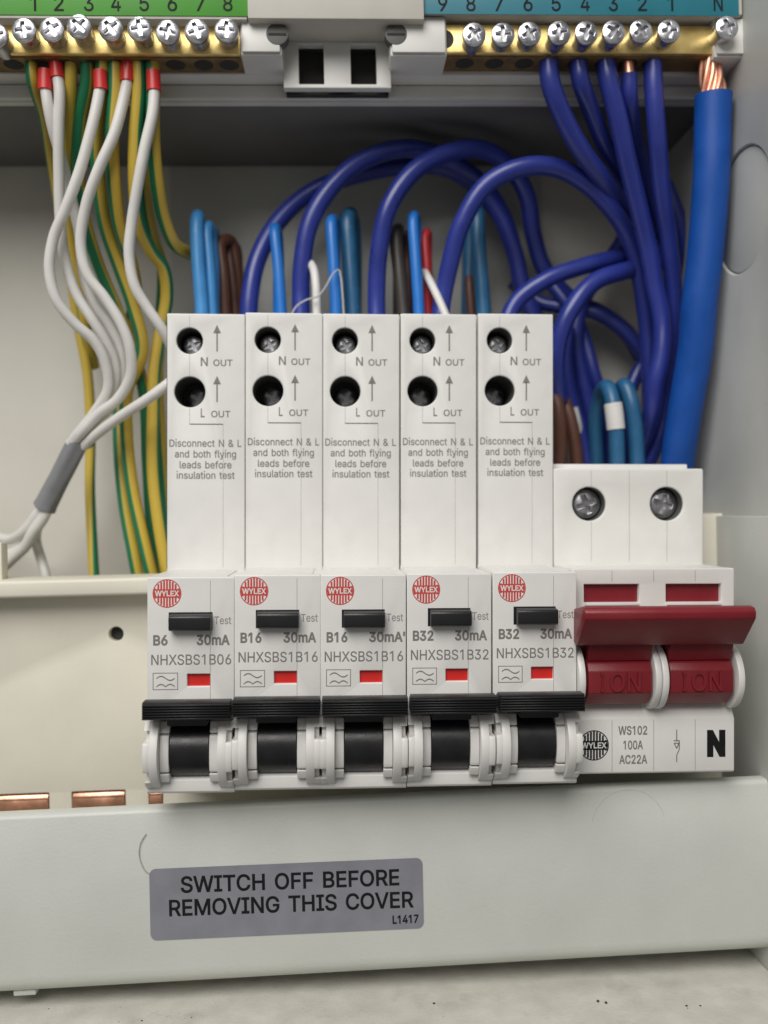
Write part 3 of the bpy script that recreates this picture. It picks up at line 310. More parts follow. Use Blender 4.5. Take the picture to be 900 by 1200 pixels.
    'm': (610, ((53, 0, 53, 379, 112, 379, 112, 295, 108, 295, 114, 314, 122, 331, 132, 346, 144, 358, 158, 368, 172, 376, 187, 382, 203, 385, 219, 386, 245, 383, 268, 375, 287, 361, 303, 342, 314, 320, 321, 295, 312, 295, 318, 312, 326, 329, 337, 343, 350, 356, 364, 366, 381, 375, 398, 381, 417, 385, 437, 386, 458, 385, 478, 380, 497, 372, 514, 361, 529, 346, 541, 328, 550, 307, 555, 283, 557, 255, 557, 0, 496, 0, 496, 254, 493, 279, 485, 298, 473, 313, 456, 323, 438, 329, 419, 330, 402, 329, 387, 326, 374, 320, 363, 312, 353, 302, 345, 290, 340, 277, 336, 263, 335, 247, 335, 0, 274, 0, 274, 260, 272, 280, 265, 297, 253, 311, 238, 322, 220, 328, 199, 330, 185, 329, 171, 326, 158, 320, 145, 312, 135, 302, 126, 289, 119, 274, 115, 257, 114, 238, 114, 0),)),
    'n': (410, ((114, 227, 114, 0, 53, 0, 53, 379, 112, 379, 112, 287, 102, 287, 116, 319, 132, 344, 152, 362, 175, 374, 200, 382, 227, 384, 252, 383, 275, 377, 295, 369, 313, 356, 328, 340, 341, 321, 350, 298, 355, 271, 357, 240, 357, 0, 296, 0, 296, 235, 293, 263, 286, 286, 273, 304, 256, 318, 235, 326, 210, 329, 192, 328, 176, 324, 161, 317, 147, 308, 136, 297, 126, 283, 119, 266, 115, 248),)),
    'o': (415, ((207, -8, 174, -5, 144, 3, 117, 16, 93, 35, 72, 58, 56, 85, 44, 116, 37, 150, 34, 187, 37, 225, 44, 260, 56, 291, 72, 318, 93, 341, 117, 360, 144, 374, 174, 382, 207, 384, 241, 382, 271, 374, 299, 360, 323, 341, 343, 318, 359, 291, 371, 260, 379, 225, 381, 187, 379, 150, 371, 116, 359, 85, 343, 58, 323, 35, 299, 16, 271, 3, 241, -5), (207, 46, 231, 49, 252, 55, 270, 66, 285, 80, 298, 97, 307, 117, 314, 139, 318, 163, 319, 187, 318, 212, 314, 236, 307, 258, 298, 278, 285, 296, 270, 310, 252, 321, 231, 328, 207, 330, 184, 328, 163, 321, 145, 310, 130, 296, 118, 278, 108, 258, 102, 236, 98, 212, 96, 187, 98, 163, 102, 139, 108, 117, 118, 97, 130, 80, 145, 66, 163, 55, 184, 49),)),
    'r': (259, ((53, 0, 53, 379, 112, 379, 112, 321, 115, 321, 124, 339, 137, 354, 152, 367, 171, 377, 191, 383, 213, 385, 229, 384, 243, 384, 243, 322, 230, 324, 207, 326, 190, 324, 174, 321, 159, 315, 146, 306, 135, 296, 126, 284, 119, 269, 115, 254, 114, 237, 114, 0),)),
    's': (365, ((182, -8, 157, -7, 133, -3, 112, 3, 93, 12, 76, 24, 62, 38, 50, 54, 41, 73, 36, 94, 94, 107, 101, 87, 111, 72, 124, 60, 141, 52, 160, 47, 181, 45, 206, 47, 227, 53, 244, 62, 258, 74, 265, 88, 268, 103, 266, 115, 262, 126, 254, 136, 243, 144, 229, 150, 212, 155, 149, 170, 118, 180, 92, 192, 72, 208, 58, 227, 50, 249, 47, 274, 49, 295, 55, 314, 65, 332, 79, 347, 95, 360, 115, 370, 137, 378, 161, 383, 187, 384, 212, 383, 234, 379, 254, 372, 271, 363, 286, 352, 299, 339, 309, 324, 318, 308, 324, 290, 268, 277, 262, 291, 254, 304, 243, 316, 228, 325, 210, 331, 187, 333, 166, 331, 147, 326, 131, 317, 119, 305, 111, 292, 109, 277, 110, 264, 115, 253, 124, 243, 136, 235, 152, 229, 172, 223, 229, 209, 261, 200, 287, 187, 306, 171, 320, 153, 328, 131, 331, 107, 329, 85, 323, 65, 312, 47, 298, 31, 281, 18, 260, 6, 236, -2, 210, -7),)),
    't': (227, ((204, 379, 204, 327, 6, 327, 6, 379), (65, 471, 126, 471, 126, 98, 127, 83, 130, 70, 136, 61, 144, 55, 156, 51, 170, 50, 185, 51, 202, 54, 213, 2, 192, -3, 168, -4, 138, -1, 113, 7, 92, 21, 77, 41, 68, 64, 65, 93),)),
    'u': (410, ((182, -5, 158, -3, 135, 2, 115, 11, 97, 23, 82, 39, 69, 59, 60, 82, 54, 109, 53, 139, 53, 379, 114, 379, 114, 144, 116, 117, 124, 94, 137, 75, 154, 61, 175, 53, 200, 50, 218, 51, 234, 55, 249, 62, 263, 71, 274, 83, 283, 97, 290, 113, 295, 132, 296, 153, 296, 379, 357, 379, 357, 0, 298, 0, 298, 92, 307, 92, 294, 60, 277, 35, 257, 17, 234, 5, 209, -3),)),
    'y': (389, ((47, -139, 61, -86, 71, -87, 83, -89, 94, -90, 104, -89, 113, -86, 122, -81, 130, -74, 138, -64, 145, -51, 151, -36, 163, -1, 17, 379, 84, 379, 165, 155, 187, 87, 206, 21, 184, 21, 202, 87, 224, 155, 305, 379, 371, 379, 204, -58, 196, -77, 187, -93, 177, -107, 165, -119, 153, -128, 139, -136, 125, -141, 109, -144, 91, -145, 65, -143),)),
}
GCAP = 509
_i = GLYPHS['I'][1][0]
TURN = 1 if sum(_i[i-2]*_i[i+1]-_i[i]*_i[i-1] for i in range(0, len(_i), 2)) > 0 else -1
_glyph = {}
def glyphs(txt, bold):
    V, Fc, x = [], [], 0.0
    for ch in txt:
        if ch == ' ': x += .27; continue
        adv, outlines = GLYPHS[ch]
        k = (ch, bold)
        if k not in _glyph:
            loops = [[(n[i]/1000, n[i+1]/1000) for i in range(0, len(n), 2)] for n in outlines]
            off = []
            for lp in loops:                                 # thicken: every outline steps outwards, every counter inwards
                n = len(lp)
                ol = []
                for i in range(n):
                    p, q, r = Vector(lp[i-1]), Vector(lp[i]), Vector(lp[(i+1) % n])
                    d1, d2 = (q-p).normalized(), (r-q).normalized()
                    n1, n2 = Vector((d1.y, -d1.x)), Vector((d2.y, -d2.x)); mv = n1+n2
                    mv = mv*(2/max(.5, mv.length_squared)) if mv.length > 1e-4 else n1
                    ol.append(q+mv*(bold+.007)*TURN)
                off.append([Vector((v.x, v.y, 0)) for v in ol])
            flat, edges = [], []
            for lp in off:
                n0, n = len(flat), len(lp); flat += [v.xy for v in lp]; edges += [(n0+i, n0+(i+1) % n) for i in range(n)]
            tv, _e, tf, *_rest = delaunay_2d_cdt(flat, edges, [], 0, 1e-6)
            keep = []
            for t in tf:
                cx = sum(tv[i].x for i in t)/len(t); cy = sum(tv[i].y for i in t)/len(t); wn = 0
                for lp in off:                               # inside where the outlines wind round the point
                    for i in range(len(lp)):
                        p, q = lp[i-1], lp[i]
                        if (p.y <= cy) != (q.y <= cy):
                            side = (q.x-p.x)*(cy-p.y)-(cx-p.x)*(q.y-p.y)
                            if q.y > p.y and side > 0: wn += 1
                            elif q.y <= p.y and side < 0: wn -= 1
                if wn: keep.append(tuple(t))
            _glyph[k] = ([(v.x, v.y) for v in tv], keep)
        gv, gf = _glyph[k]; n0 = len(V)
        V += [(v[0]+x, v[1]) for v in gv]; Fc += [tuple(i+n0 for i in f) for f in gf]
        x += adv/1000
    return V, Fc
CAPH = GCAP/1000
def text(mb, txt, x0, x1, z, cap, y, bold=0.0, slope=0.0, thick=0):
    """flat lettering facing the camera, fitted between x0 and x1, baseline z, capital height cap"""
    V, Fc = glyphs(txt, bold)
    a, b = min(v[0] for v in V), max(v[0] for v in V); sx = (x1-x0)/(b-a); sz = cap/CAPH
    W = [(x0+(v[0]-a)*sx, y, z+v[1]*sz+slope*(v[0]-a)*sx) for v in V]
    vs = [mb.bm.verts.new(p) for p in W]
    for f in Fc:
        try:
            fc = mb.bm.faces.new([vs[i] for i in f])
        except ValueError: continue
    if thick:
        fs = [f for f in mb.bm.faces if f.verts[0] in set(vs)]
        ret = bmesh.ops.extrude_face_region(mb.bm, geom=fs)
        bmesh.ops.translate(mb.bm, vec=(0, -thick, 0), verts=[g for g in ret['geom'] if isinstance(g, bmesh.types.BMVert)])

def tag(o, label, cat, group=None, kind=None):
    if label: o['label'] = label
    if cat: o['category'] = cat
    if group: o['group'] = group
    if kind: o['kind'] = kind
    return o
def thing(name, loc, label, cat, group=None, rot=0.0):
    o = bpy.data.objects.new(name, None); COL.objects.link(o); o.empty_display_size = .01
    o.location = Vector(loc)*MM; o.rotation_euler = (0, rot, 0)
    return tag(o, label, cat, group)
def copy_tree(o, parent=None):
    c = o.copy(); COL.objects.link(c)
    if parent is not None: c.parent = parent
    for ch in [x for x in bpy.data.objects if x.parent == o]: copy_tree(ch, c)
    return c

class Frame:
    """local millimetres of a thing that hangs plumb in the photograph"""
    def __init__(s, u, v, Y0=0): s.Y0 = Y0; s.o = at(u, v, Y0); s.R = Matrix.Rotation(ROLL, 3, 'Y'); s.I = s.R.inverted()
    def __call__(s, u, v, Y):
        p = s.I @ (at(u, v, Y+s.Y0) - s.o); return p.x, p.z

def screw_head(name, parent, c, r, material, depth=1.2, cross=True, ang=.3, shaft=0, rs=None):
    """a pozidriv screw head facing the camera: rim, dished cross recess; c is the centre of the front face"""
    mb = MB(); x, y, z = c
    n = 40; w_ = r*.15; Lh = r*.66
    # cross-shaped hole in a round plate, with a floor behind it
    cross_ = []
    for q in range(4):
        a = ang+q*math.pi/2
        for px, pz in ((Lh, -w_), (Lh, w_), (w_*1.15, w_*1.15)):
            cross_.append((x+px*math.cos(a)-pz*math.sin(a), z+px*math.sin(a)+pz*math.cos(a)))
    plate(mb, [circ(x, z, r, n), cross_], y, depth, .07*r)
    for q in mb.bm.verts:                                   # domed top
        d2 = ((q.co.x-x)**2+(q.co.z-z)**2)/r**2
        if q.co.y < y+depth*.5: q.co.y += .24*r*d2-.10*r
    mb.cyl((x, y+depth, z), (x, y+depth*1.3, z), r*.9, r*.9, 24)
    mb.slot(DSTEEL); mb.cyl((x, y+depth*.62, z), (x, y+depth*.97, z), r*.8, r*.8, 24)
    if shaft: mb.slot(material); mb.cyl((x, y+depth, z), (x, y+depth+shaft, z), (rs or r*.86), None, 28)
    return mb.build(name, material, parent)

# ------------------------------------------------------------------ the enclosure
XW = 95.0                                                   # inner face of the right-hand side
ZF = at(450, 1160, 8).z - 1.5                               # floor of the enclosure
enc = thing('enclosure', (0, 70, 0), 'open pale grey metal enclosure holding all the breakers and wires', 'enclosure')
enc.location = (0, 0, 0)
mb = MB(); mb.box(-230, XW+2, 70, 72, ZF, 138); mb.build('back_panel', BACK, enc)
k0 = at(884, 247, 18)
ROT = Matrix.Translation((XW, 0, 0)) @ Matrix.Rotation(math.radians(-90), 4, 'Z')      # plate x -> -y, plate depth -> +x
def side_plate(mb, loops, d, th, bev):
    b = curve_mesh(loops, th, bev)
    b.transform(Matrix(((0, 1, 0, XW+d), (1, 0, 0, 0), (0, 0, 1, 0), (0, 0, 0, 1))))
    bmesh.ops.recalc_face_normals(b, faces=b.faces); mb.merge(b); b.free()
mb = MB(); side_plate(mb, [[(-11, ZF-1.5), (70, ZF-1.5), (70, 138), (-11, 138)], circ(18, k0.z, 14.3, 72)], 0, 2, .35)
s_ = mb.build('side_panel', SIDE, enc)
mb = MB(); side_plate(mb, [circ(18, k0.z, 14.05, 72)], .55, 1.4, .45); mb.build('knockout', SIDE, s_)
mb = MB(); zb = at(880, 604, 25).z
mb.box(XW-1.6, XW-.02, 2, 58, ZF+.1, zb, .4); mb.build('side_bracket', SIDE, enc)
mb = MB(); mb.box(-230, XW+2, -11, 72, ZF-2, ZF); mb.build('bottom_panel', DUSTY, enc)
mb = MB(); mb.box(-230, XW+2, 2, 72, 138, 140); mb.build('top_panel', SIDE, enc)
mb = MB(); mb.box(-232, -230, -11, 72, ZF-2, 140); mb.build('side_panel', SIDE, enc)
# pale cable-entry sheet on the back, seen as a faint edge behind the wires
p0, p1 = at(200, 250, 69.4), at(640, 470, 69.4)
p0.z = zt_shelf = at(399, 65, 16).z-3.6
mb = MB(); mb.box(p0.x, p1.x, 69.2, 69.98, p1.z, p0.z, .2); mb.build('backing_sheet', SIDE, enc)

# ------------------------------------------------------------------ terminal tray at the top
tray = thing('terminal_tray', (0, 0, 0), 'white plastic tray carrying both brass terminal bars along the top', 'terminal tray')
zt = at(399, 65, 16).z
z_top = at(399, 18, 16).z
def X(u, v, Y): return at(u, v, Y).x
mb = MB(); mb.box(-225, XW-.5, 31, 33, zt-3.6, 137, .2); mb.build('back_plate', TRAY, tray)
mb = MB(); mb.box(-229.5, XW-.1, 33.02, 69.9, zt-3.4, zt-1.4, .2); mb.build('rear_shelf', UNDER, tray)  # dark colour stands in for the shadow on its underside
mb = MB(); mb.box(-225, XW-.5, 29.2, 30.95, zt-3.4, zt-.2, .3); mb.build('front_lip', TRAY, tray)
mb = MB(); mb.box(-225, X(330, 60, 20), 24.6, 30.9, zt-.1, zt+1.2, .2); mb.build('shelf', TRAY, tray)
mb = MB(); mb.box(X(458, 60, 20), XW-.5, 24.6, 30.9, zt-.1, zt+1.2, .2); mb.build('shelf', TRAY, tray)
def holder(u0, u1, hole_u):
    x0, x1 = X(u0, 40, 15.5), X(u1, 40, 15.5)
    mb = MB(); hx = X(hole_u, 40, 15.5); hz = at(hole_u, 40, 15.5).z
    mb.box(x0, x1, 16.2, 30.9, zt, z_top, .5)
    h = mb.build('bar_holder', TRAY, tray)
    mb = MB(); mb.box(x0+.4, x1-.4, 15.4, 16.15, zt+.5, z_top-.5, .3); mb.build('holder_face', TRAY, h)
    mb = MB(); mb.cyl((hx, 15.3, hz), (hx, 18, hz), 2.5, None, 32, .15); d = mb.build('holder_screw', WELL, h)
    mb = MB(); mb.box(hx-2, hx+2, 15.15, 15.4, hz-.35, hz+.1); mb.build('slot', DARK, d)
    return h
holder(281, 330, 325); holder(457, 524, 464); holder(838, 905, 897)
# the window frame between the two holders
YF = 22.6
xa, xb = X(332, 80, YF), X(458, 80, YF)
zc, zd = at(395, 103, YF).z, at(395, 47, YF).z
def wx(u): return X(u, 75, YF)
za, zb2 = at(395, 98.5, YF).z, at(395, 52, YF).z
mb = MB()
plate(mb, [[(xa, zc), (xb, zc), (xb, zd), (xa, zd)], rr(wx(350), wx(379.5), za, zb2, .2), rr(wx(411), wx(441), za, zb2, .2)], YF, 2.1, .15)
mb.build('window_frame', TRAY, tray)
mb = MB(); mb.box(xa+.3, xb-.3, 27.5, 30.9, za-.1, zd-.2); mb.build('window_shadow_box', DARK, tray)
# beige card at the top edge between the two number strips, and the strips themselves
zl = at(399, 22, 13).z
mb = MB(); mb.box(X(290, 10, 13), X(497, 10, 13), 13, 22.5, zl, 137, .3); mb.build('number_card_carrier', CARD, tray)
mb = MB(); mb.box(-225, X(289, 10, 14), 14.2, 31, at(150, 22, 14.2).z, 137, .2); mb.build('label_ledge', CARD, tray)
mb = MB(); mb.box(X(498, 10, 14), XW-.6, 14.2, 31, at(700, 16, 14.2).z, 137, .2); mb.build('label_ledge', CARD, tray)

def strip(name, u0, u1, v, material, nums, label):
    t = thing(name, (0, 0, 0), label, 'number label')
    zz = at((u0+u1)/2, v, 14).z
    mb = MB(); mb.box(max(-225, X(u0, v, 14)), X(u1, v, 14), 14.0, 14.15, zz, zz+14, .03); mb.build('strip', material, t)
    mb = MB()
    for s, u in nums:
        p = at(u, 12.5, 13.9); wdt = .62 if s == '1' else 1.05
        text(mb, s, p.x-wdt, p.x+wdt, p.z, 3.3, 13.93)
    mb.build('number_lettering', BINK, t)
strip('green_number_label', -500, 291, 16.5, GREEN, [('1', 39), ('2', 69), ('3', 104), ('4', 136), ('5', 169), ('6', 202), ('7', 235), ('8', 267)],
      'green number strip printed 1 to 8 above the earth terminals')
strip('teal_number_label', 495, 866-0, 17.5, TEAL, [('9', 519), ('8', 552), ('7', 585), ('6', 619), ('5', 652), ('4', 686), ('3', 719), ('2', 753), ('1', 786), ('N', 842)],
      'teal number strip printed 9 down to N above the neutral terminals')

# ------------------------------------------------------------------ brass terminal bars
def bar(name, u0, u1, screws, holes, label, openhole=None):
    t = thing(name, (0, 0, 0), label, 'terminal bar')
    zb0 = at((u0+u1)/2, 62.5, 17).z; zb1 = at((u0+u1)/2, 29, 17).z
    x0, x1 = X(u0, 50, 17), X(u1, 50, 17)
    mb = MB(); mb.box(x0, x1, 17, 24.4, zb0, zb1, .35)
    b = mb.build('brass_bar', BRASS, t)
    mb = MB(); mb.box(x0+.2, x1-.2, 18.1, 24.6, zb0-.35, zb0-.01, .1); mb.build('shaded_underside', SHADEBR, b)  # thin darker part that paints the shade on the bar's underside
    for u in holes:
        p = at(u, 72, 20); mb = MB(); mb.cyl((p.x, 21.0, zb0-.42), (p.x, 21.0, zb0+.3), 2.2, None, 24); mb.build('wire_hole', DARK, b)
    if openhole:
        p = at(*openhole, 17); mb = MB(); mb.cyl((p.x, 16.9, p.z), (p.x, 18, p.z), 2.1, None, 28); mb.build('wire_hole', DARK, b)
    for i, (u, v) in enumerate(screws):
        dy = 12.6+random.uniform(-.6, .6); p = at(u, v, dy); screw_head('screw', t, (p.x, dy, p.z), 2.66, STEEL, 1.4, ang=random.uniform(0, 1.57), shaft=5, rs=2.3)
    return t
bar('earth_terminal_bar', -400, 282, [(-6, 40), (27, 34), (60, 33), (92, 29.5), (129, 32), (163, 32), (196, 36), (230, 35), (265, 34)],
    [14, 45, 78, 108, 137, 171, 205, 238, 268], 'brass earth terminal bar under the green strip with a row of zinc screws')
bar('neutral_terminal_bar', 509, 838, [(556, 39), (590, 39), (621, 38), (656, 37), (688, 37), (720, 36), (752, 35), (785, 35), (853, 31)],
    [545, 580, 615, 645, 678, 710, 737, 765, 832], 'brass neutral terminal bar under the teal strip with a row of zinc screws', (521, 46))

# ------------------------------------------------------------------ cream busbar cover behind the breakers
bc = thing('busbar_shroud', (0, 0, 0), 'cream plastic busbar shroud left of the breakers with one small round hole', 'busbar shroud')
YP = 31.0
zl0, zl1 = at(90, 699, 25).z, at(90, 678.5, 25).z
mb = MB()
pz0 = ZF+6; pzt = at(90, 690, YP).z
hole = at(136, 743, YP); cw = [(-40, 57.5), (84, 147), (174, 191)]
cz0 = at(80, 960, YP).z; cz1 = at(85, 928, YP).z
plate(mb, [[(-225, pz0), (X(830, 800, YP), pz0), (X(830, 800, YP), pzt), (-225, pzt)], circ(hole.x, hole.z, 1.75, 28)] +
      [rr(X(a, 935, YP), X(b, 935, YP), cz0, cz1, .25, 3) for a, b in cw], YP, 2.5, .2)
mb.build('front_panel', CREAM, bc)
mb = MB(); mb.box(-225, X(200, 690, 25), 24.5, 38, zl0, zl1, .8, 3); mb.build('top_rail', CREAM, bc)
mb = MB(); mb.cyl((hole.x, YP+2.2, hole.z), (hole.x, YP+3, hole.z), 2.2, None, 24); mb.build('hole_backing', DARK, bc)
mb = MB(); q0 = at(780, 603, 32); q1 = at(857, 603, 32)
mb.box(q0.x, q1.x, 32, 56, ZF+4, q0.z, .4); mb.build('end_block', CREAM, bc)
mb = MB(); q0 = at(1.5, 636, 30); mb.box(q0.x-4, q0.x, 30, 34, zl1-2, q0.z, .3); mb.build('end_post', CREAM, bc)
bb = thing('copper_busbar', (0, 0, 0), 'copper busbar teeth showing through the shroud windows above the grey cover', 'busbar')
for a, b in cw:
    x0, x1 = X(a, 935, YP)+.25, X(b, 935, YP)-.25
    mb = MB(); h = cz1-.25
    mb.prism([(33.4, h-5), (30.9, h-4.6), (30.7, h-2.2), (31.0, h-1.3), (30.9, h-1), (31.3, h-.2), (33.4, h)], x0, x1, 'x', .12)
    mb.build('busbar_tooth', COPPER, bb)

# ------------------------------------------------------------------ five breakers
def logo_mesh(cx, cz, r, y):
    """round emblem: upright bars in a ring, and a solid band across for the name"""
    mb = MB()
    n = 9; ring = r*.93
    o1, i1 = circ(cx, cz, r, 48), circ(cx, cz, ring, 48)
    for k in range(48):
        q = (k+1) % 48
        mb.sheet([(o1[k][0], y, o1[k][1]), (o1[q][0], y, o1[q][1]), (i1[q][0], y, i1[q][1]), (i1[k][0], y, i1[k][1])])
    band = r*.30
    e = math.sqrt(ring**2-band**2)
    mb.sheet([(cx-e, y, cz-band), (cx+e, y, cz-band), (cx+ring, y, cz), (cx+e, y, cz+band), (cx-e, y, cz+band), (cx-ring, y, cz)])
    for k in range(n):
        xx = -r*.80 + k*(1.6*r/(n-1)); hw = r*.062
        zz = math.sqrt(max(0, ring**2-(abs(xx)+hw)**2))
        if zz > band:
            mb.rect(cx+xx-hw, cx+xx+hw, cz+band, cz+zz, y); mb.rect(cx+xx-hw, cx+xx+hw, cz-zz, cz-band, y)
    return mb

fr = Frame(223.7, 750)
xN, zN = fr(222.2, 399.3, 20); xL, zL = fr(222.4, 459.3, 20)
_, ztop = fr(240, 367.5, 20)
_, zledge = fr(223, 676.5, 0); _, zbot = fr(223, 930, 0)
def make_breaker():
    root = thing('circuit_breaker', fr.o, None, 'circuit breaker', 'circuit breakers clipped in a row', ROLL)
    W = 8.84
    mb = MB()
    plate(mb, [rr(-W, W, zledge-3, ztop, .3, 2), circ(xN, zN, 2.98), circ(xL, zL, 3.50)], 20, 12, .28)
    mb.box(-W, W, 32.02, 64, zbot+8, ztop-.3, .2)
    # the nose: front plate with the flag window and the button slot, and the block behind it
    _, zw0 = fr(223, 804.5, 0); _, zw1 = fr(223, 790, 0)
    _, zp = fr(223, 843, 0)
    plate(mb, [rr(-W, W, zp, zledge, .25, 2), rr(-.75, 3.9, zw0, zw1, .08, 2)], 0, 2.6, .22)
    z1 = zp; zb = zbot
    mb.prism([(2.62, zledge-.15), (2.62, z1-.1), (2.62, z1), (5.5, z1-1), (5.5, zb+4.6), (.6, zb+3.2), (0, zb+2.7), (0, zb+.5), (.4, zb), (31.9, zb), (31.9, zledge-.15)], -W, W, 'x', .18)
    mb.prism([(1.2, zledge-.25), (3.2, zledge+.1), (19.9, zledge+.1), (19.9, zledge-.5), (3, zledge-.5)], -W+.3, W-1.8, 'x', .08)
    # part lines moulded in the face
    xs = 3.95; mb.slot(SEAM)
    mb.rect(xs-.045, xs+.045, zp+.3, zledge-.7, -.02)
    _, zs = fr(222, 497, 20); xe, _ = fr(261.5, 497, 20)
    for a_, b_ in ((zN+2.95, ztop-.5), (zL+3.45, zN-2.95), (zs, zL-3.45)): mb.rect(xN-.035, xN+.035, a_, b_, 19.98)
    mb.rect(xe-.035, xe+.035, zledge+.8, zs, 19.98)
    mb.slot(GAP); mb.rect(xN, xe, zs-.10, zs+.10, 19.97); mb.rect(-W, -W+.10, zledge+.5, ztop-.6, 19.97)
    body = mb.build('housing', WHITE, root)
    # terminal wells and screws
    for i, (hx, hz, r, dp) in enumerate(((xN, zN, 2.9, 25.2), (xL, zL, 3.42, 31))):
        mb = MB()
        mb.prism([(hx+r*math.cos(a*math.pi/16), hz+r*math.sin(a*math.pi/16)) for a in range(32)], 20.45, 31.8, 'y')
        mb.bm.normal_update()
        for f in [f for f in mb.bm.faces if abs(f.normal.y) > .9 and f.calc_center_median().y < 21]: mb.bm.faces.remove(f)
        for f in mb.bm.faces: f.normal_flip()
        well = mb.build('terminal_well', WELL, body)
        screw_head('terminal_screw', well, (hx+(.15 if i == 0 else .25), dp-1.2, hz-.35), r*.80, DSTEEL, 1.2, ang=.5+i*.6)
    # printing on the upper face
    mb = MB(); y = 19.955
    for v0, v1 in ((380.7, 411.8), (440.6, 471)):
        ax, a1 = fr(254.4, v0, 20); _, a0 = fr(254.4, v1, 20)
        mb.rect(ax-.16, ax+.16, a0, a1-1.6, y); mb.sheet([(ax-.88, y, a1-1.9), (ax+.88, y, a1-1.9), (ax, y, a1)])
    mb.build('arrow_mark', INK, body)
    mb = MB()
    for vb, s in ((428.7, 'N'), (488.8, 'L')):
        x0, z0 = fr(235.3, vb, 20); x1, _ = fr(243.5 if s == 'N' else 239.8, vb, 20); text(mb, s, x0, x1, z0, 1.92, y, .004)
        x0, z0 = fr(250 if s == 'N' else 247.5, vb, 20); x1, _ = fr(272.5 if s == 'N' else 270, vb, 20); text(mb, 'OUT', x0, x1, z0, 1.42, y, .004)
    for s, vb, a, b in (('Disconnect N & L', 523.3, 198.5, 283), ('and both flying', 536, 205, 276.7), ('leads before', 548.7, 210.5, 271.3), ('insulation test', 560.9, 207, 275)):
        x0, z0 = fr(a, vb, 20); x1, _ = fr(b, vb, 20); text(mb, s, x0, x1, z0, 1.58, y, .002)
    mb.build('instruction_lettering', INK, body)
    # emblem
    cx, cz = fr(195.7, 695.5, 0)
    logo_mesh(cx, cz, 2.92, -.03).build('emblem', RINK, body)
    mb = MB(); text(mb, 'WYLEX', cx-2.45, cx+2.45, cz-.52, 1.06, -.06, .018); mb.build('emblem_lettering', WHITE, body)
    # test button in its slot
    mb = MB(); _, b0 = fr(223, 740.5, -2.5); _, b1 = fr(223, 721.5, -2.5)
    mb.prism([(.5, b0+.1), (-2.0, b0+.1), (-2.6, b0+.5), (-2.6, b1-.4), (-2.3, b1), (.5, b1+.25)], -4.1, 4.35, 'x', .15)
    mb.box(-4.5, 4.4, -.04, .6, b0-.05, b1+.42)
    mb.build('test_button', BLACK, root)
    mb = MB(); mb.box(-.8, 3.95, .75, 2.2, zw0-.1, zw1+.1); mb.build('status_flag', REDW, root)
    # frame with two wave marks
    mb = MB(); y = -.03
    x0, z1_ = fr(179, 788.5, 0); x1, z0_ = fr(208.6, 808.3, 0); t = .09
    mb.rect(x0, x1, z0_, z0_+t*1.6, y); mb.rect(x0, x1, z1_-t*1.6, z1_, y); mb.rect(x0, x0+t*1.6, z0_, z1_, y); mb.rect(x1-t*1.6, x1, z0_, z1_, y)
    for zc_, amp, kind in ((z1_-1.15, .42, 0), (z0_+.85, .42, 1)):
        n = 28; P_ = []
        for i in range(n+1):
            a = i/n; xx = x0+.75+(x1-x0-1.4)*a
            sn = math.sin(2*math.pi*a); zz = zc_+amp*(sn if kind == 0 else (abs(math.sin(2*math.pi*a))*1.1-.45))
            P_.append((xx, zz))
        for (ax, az), (bx, bz) in zip(P_, P_[1:]): mb.sheet([(ax, y, az-.13), (bx, y, bz-.13), (bx, y, bz+.13), (ax, y, az+.13)])
    mb.build('wave_mark', INK, body)
    mb = MB(); x0, z0 = fr(251.2, 731.3, 0); x1, _ = fr(271, 731, 0); text(mb, 'Test', x0, x1, z0, 1.55, -.03); mb.build('test_lettering', LINK, body)
    # toggle: grip, neck and drum
    tg = MB(); _, g0 = fr(223, 844, -6.2); _, g1 = fr(223, 822.5, -6.2)
    prof = [(0, g0+.3), (-3.8, g0), (-6.3, g0+.1)]
    nr = 6; hh = (g1-g0-.5)/nr
    for k in range(nr):
        zz = g0+.15+k*hh; prof += [(-6.75, zz+.08), (-6.75, zz+hh*.62), (-6.35, zz+hh*.74), (-6.35, zz+hh*.96)]
    prof += [(-6.5, g1-.2), (-6.0, g1), (-3.5, g1), (-1.5, g1-.9), (0, g1-1.5)]
    tg.prism(prof, -8.45, 8.75, 'x', .05, 1)
    grip = tg.build('toggle_grip', BLACK, root)
    dr = MB(); zc = (z1-1+zb+3.4)/2-.1; R = 6.1
    pr = [(3.6+R*math.cos(math.radians(a)), zc+R*math.sin(math.radians(a))) for a in range(96, 265, 8)]
    dr.prism([(7.5, zc+R)]+pr+[(7.5, zc-R)], -4.0, 3.95, 'x', .12, 1)
    dr.build('toggle_drum', DRUMB, grip)
    nk = MB(); nk.box(-4.0, 3.95, -4.6, 2, g0-1.6, g0+.4, .3); nk.build('toggle_neck', DRUMB, grip)
    # lugs either side of the drum, each with two notches on its outer edge
    def arc(b, y0, a0, a1, n=10, zt_=0, zb_=0):
        """front curve of a lug from the top (a = 0) to the bottom (a = 1), bulging by b"""
        o = []
        for i in range(n+1):
            a = a0+(a1-a0)*i/n; zz = zT+(zB-zT)*a
            o.append((y0-b*min(1, math.sin(math.pi*min(1, max(0, .08+a*.90)))**.55), zz))
        return o
    zT, zB = z1+.05, zb+1.3
    def lugpart(mb, xa, xb, b, a0, a1, back=4.5, bev=.25):
        P_ = arc(b, 1.0, a0, a1); mb.prism([(back, P_[0][1])]+P_+[(back, P_[-1][1])], min(xa, xb), max(xa, xb), 'x', bev)
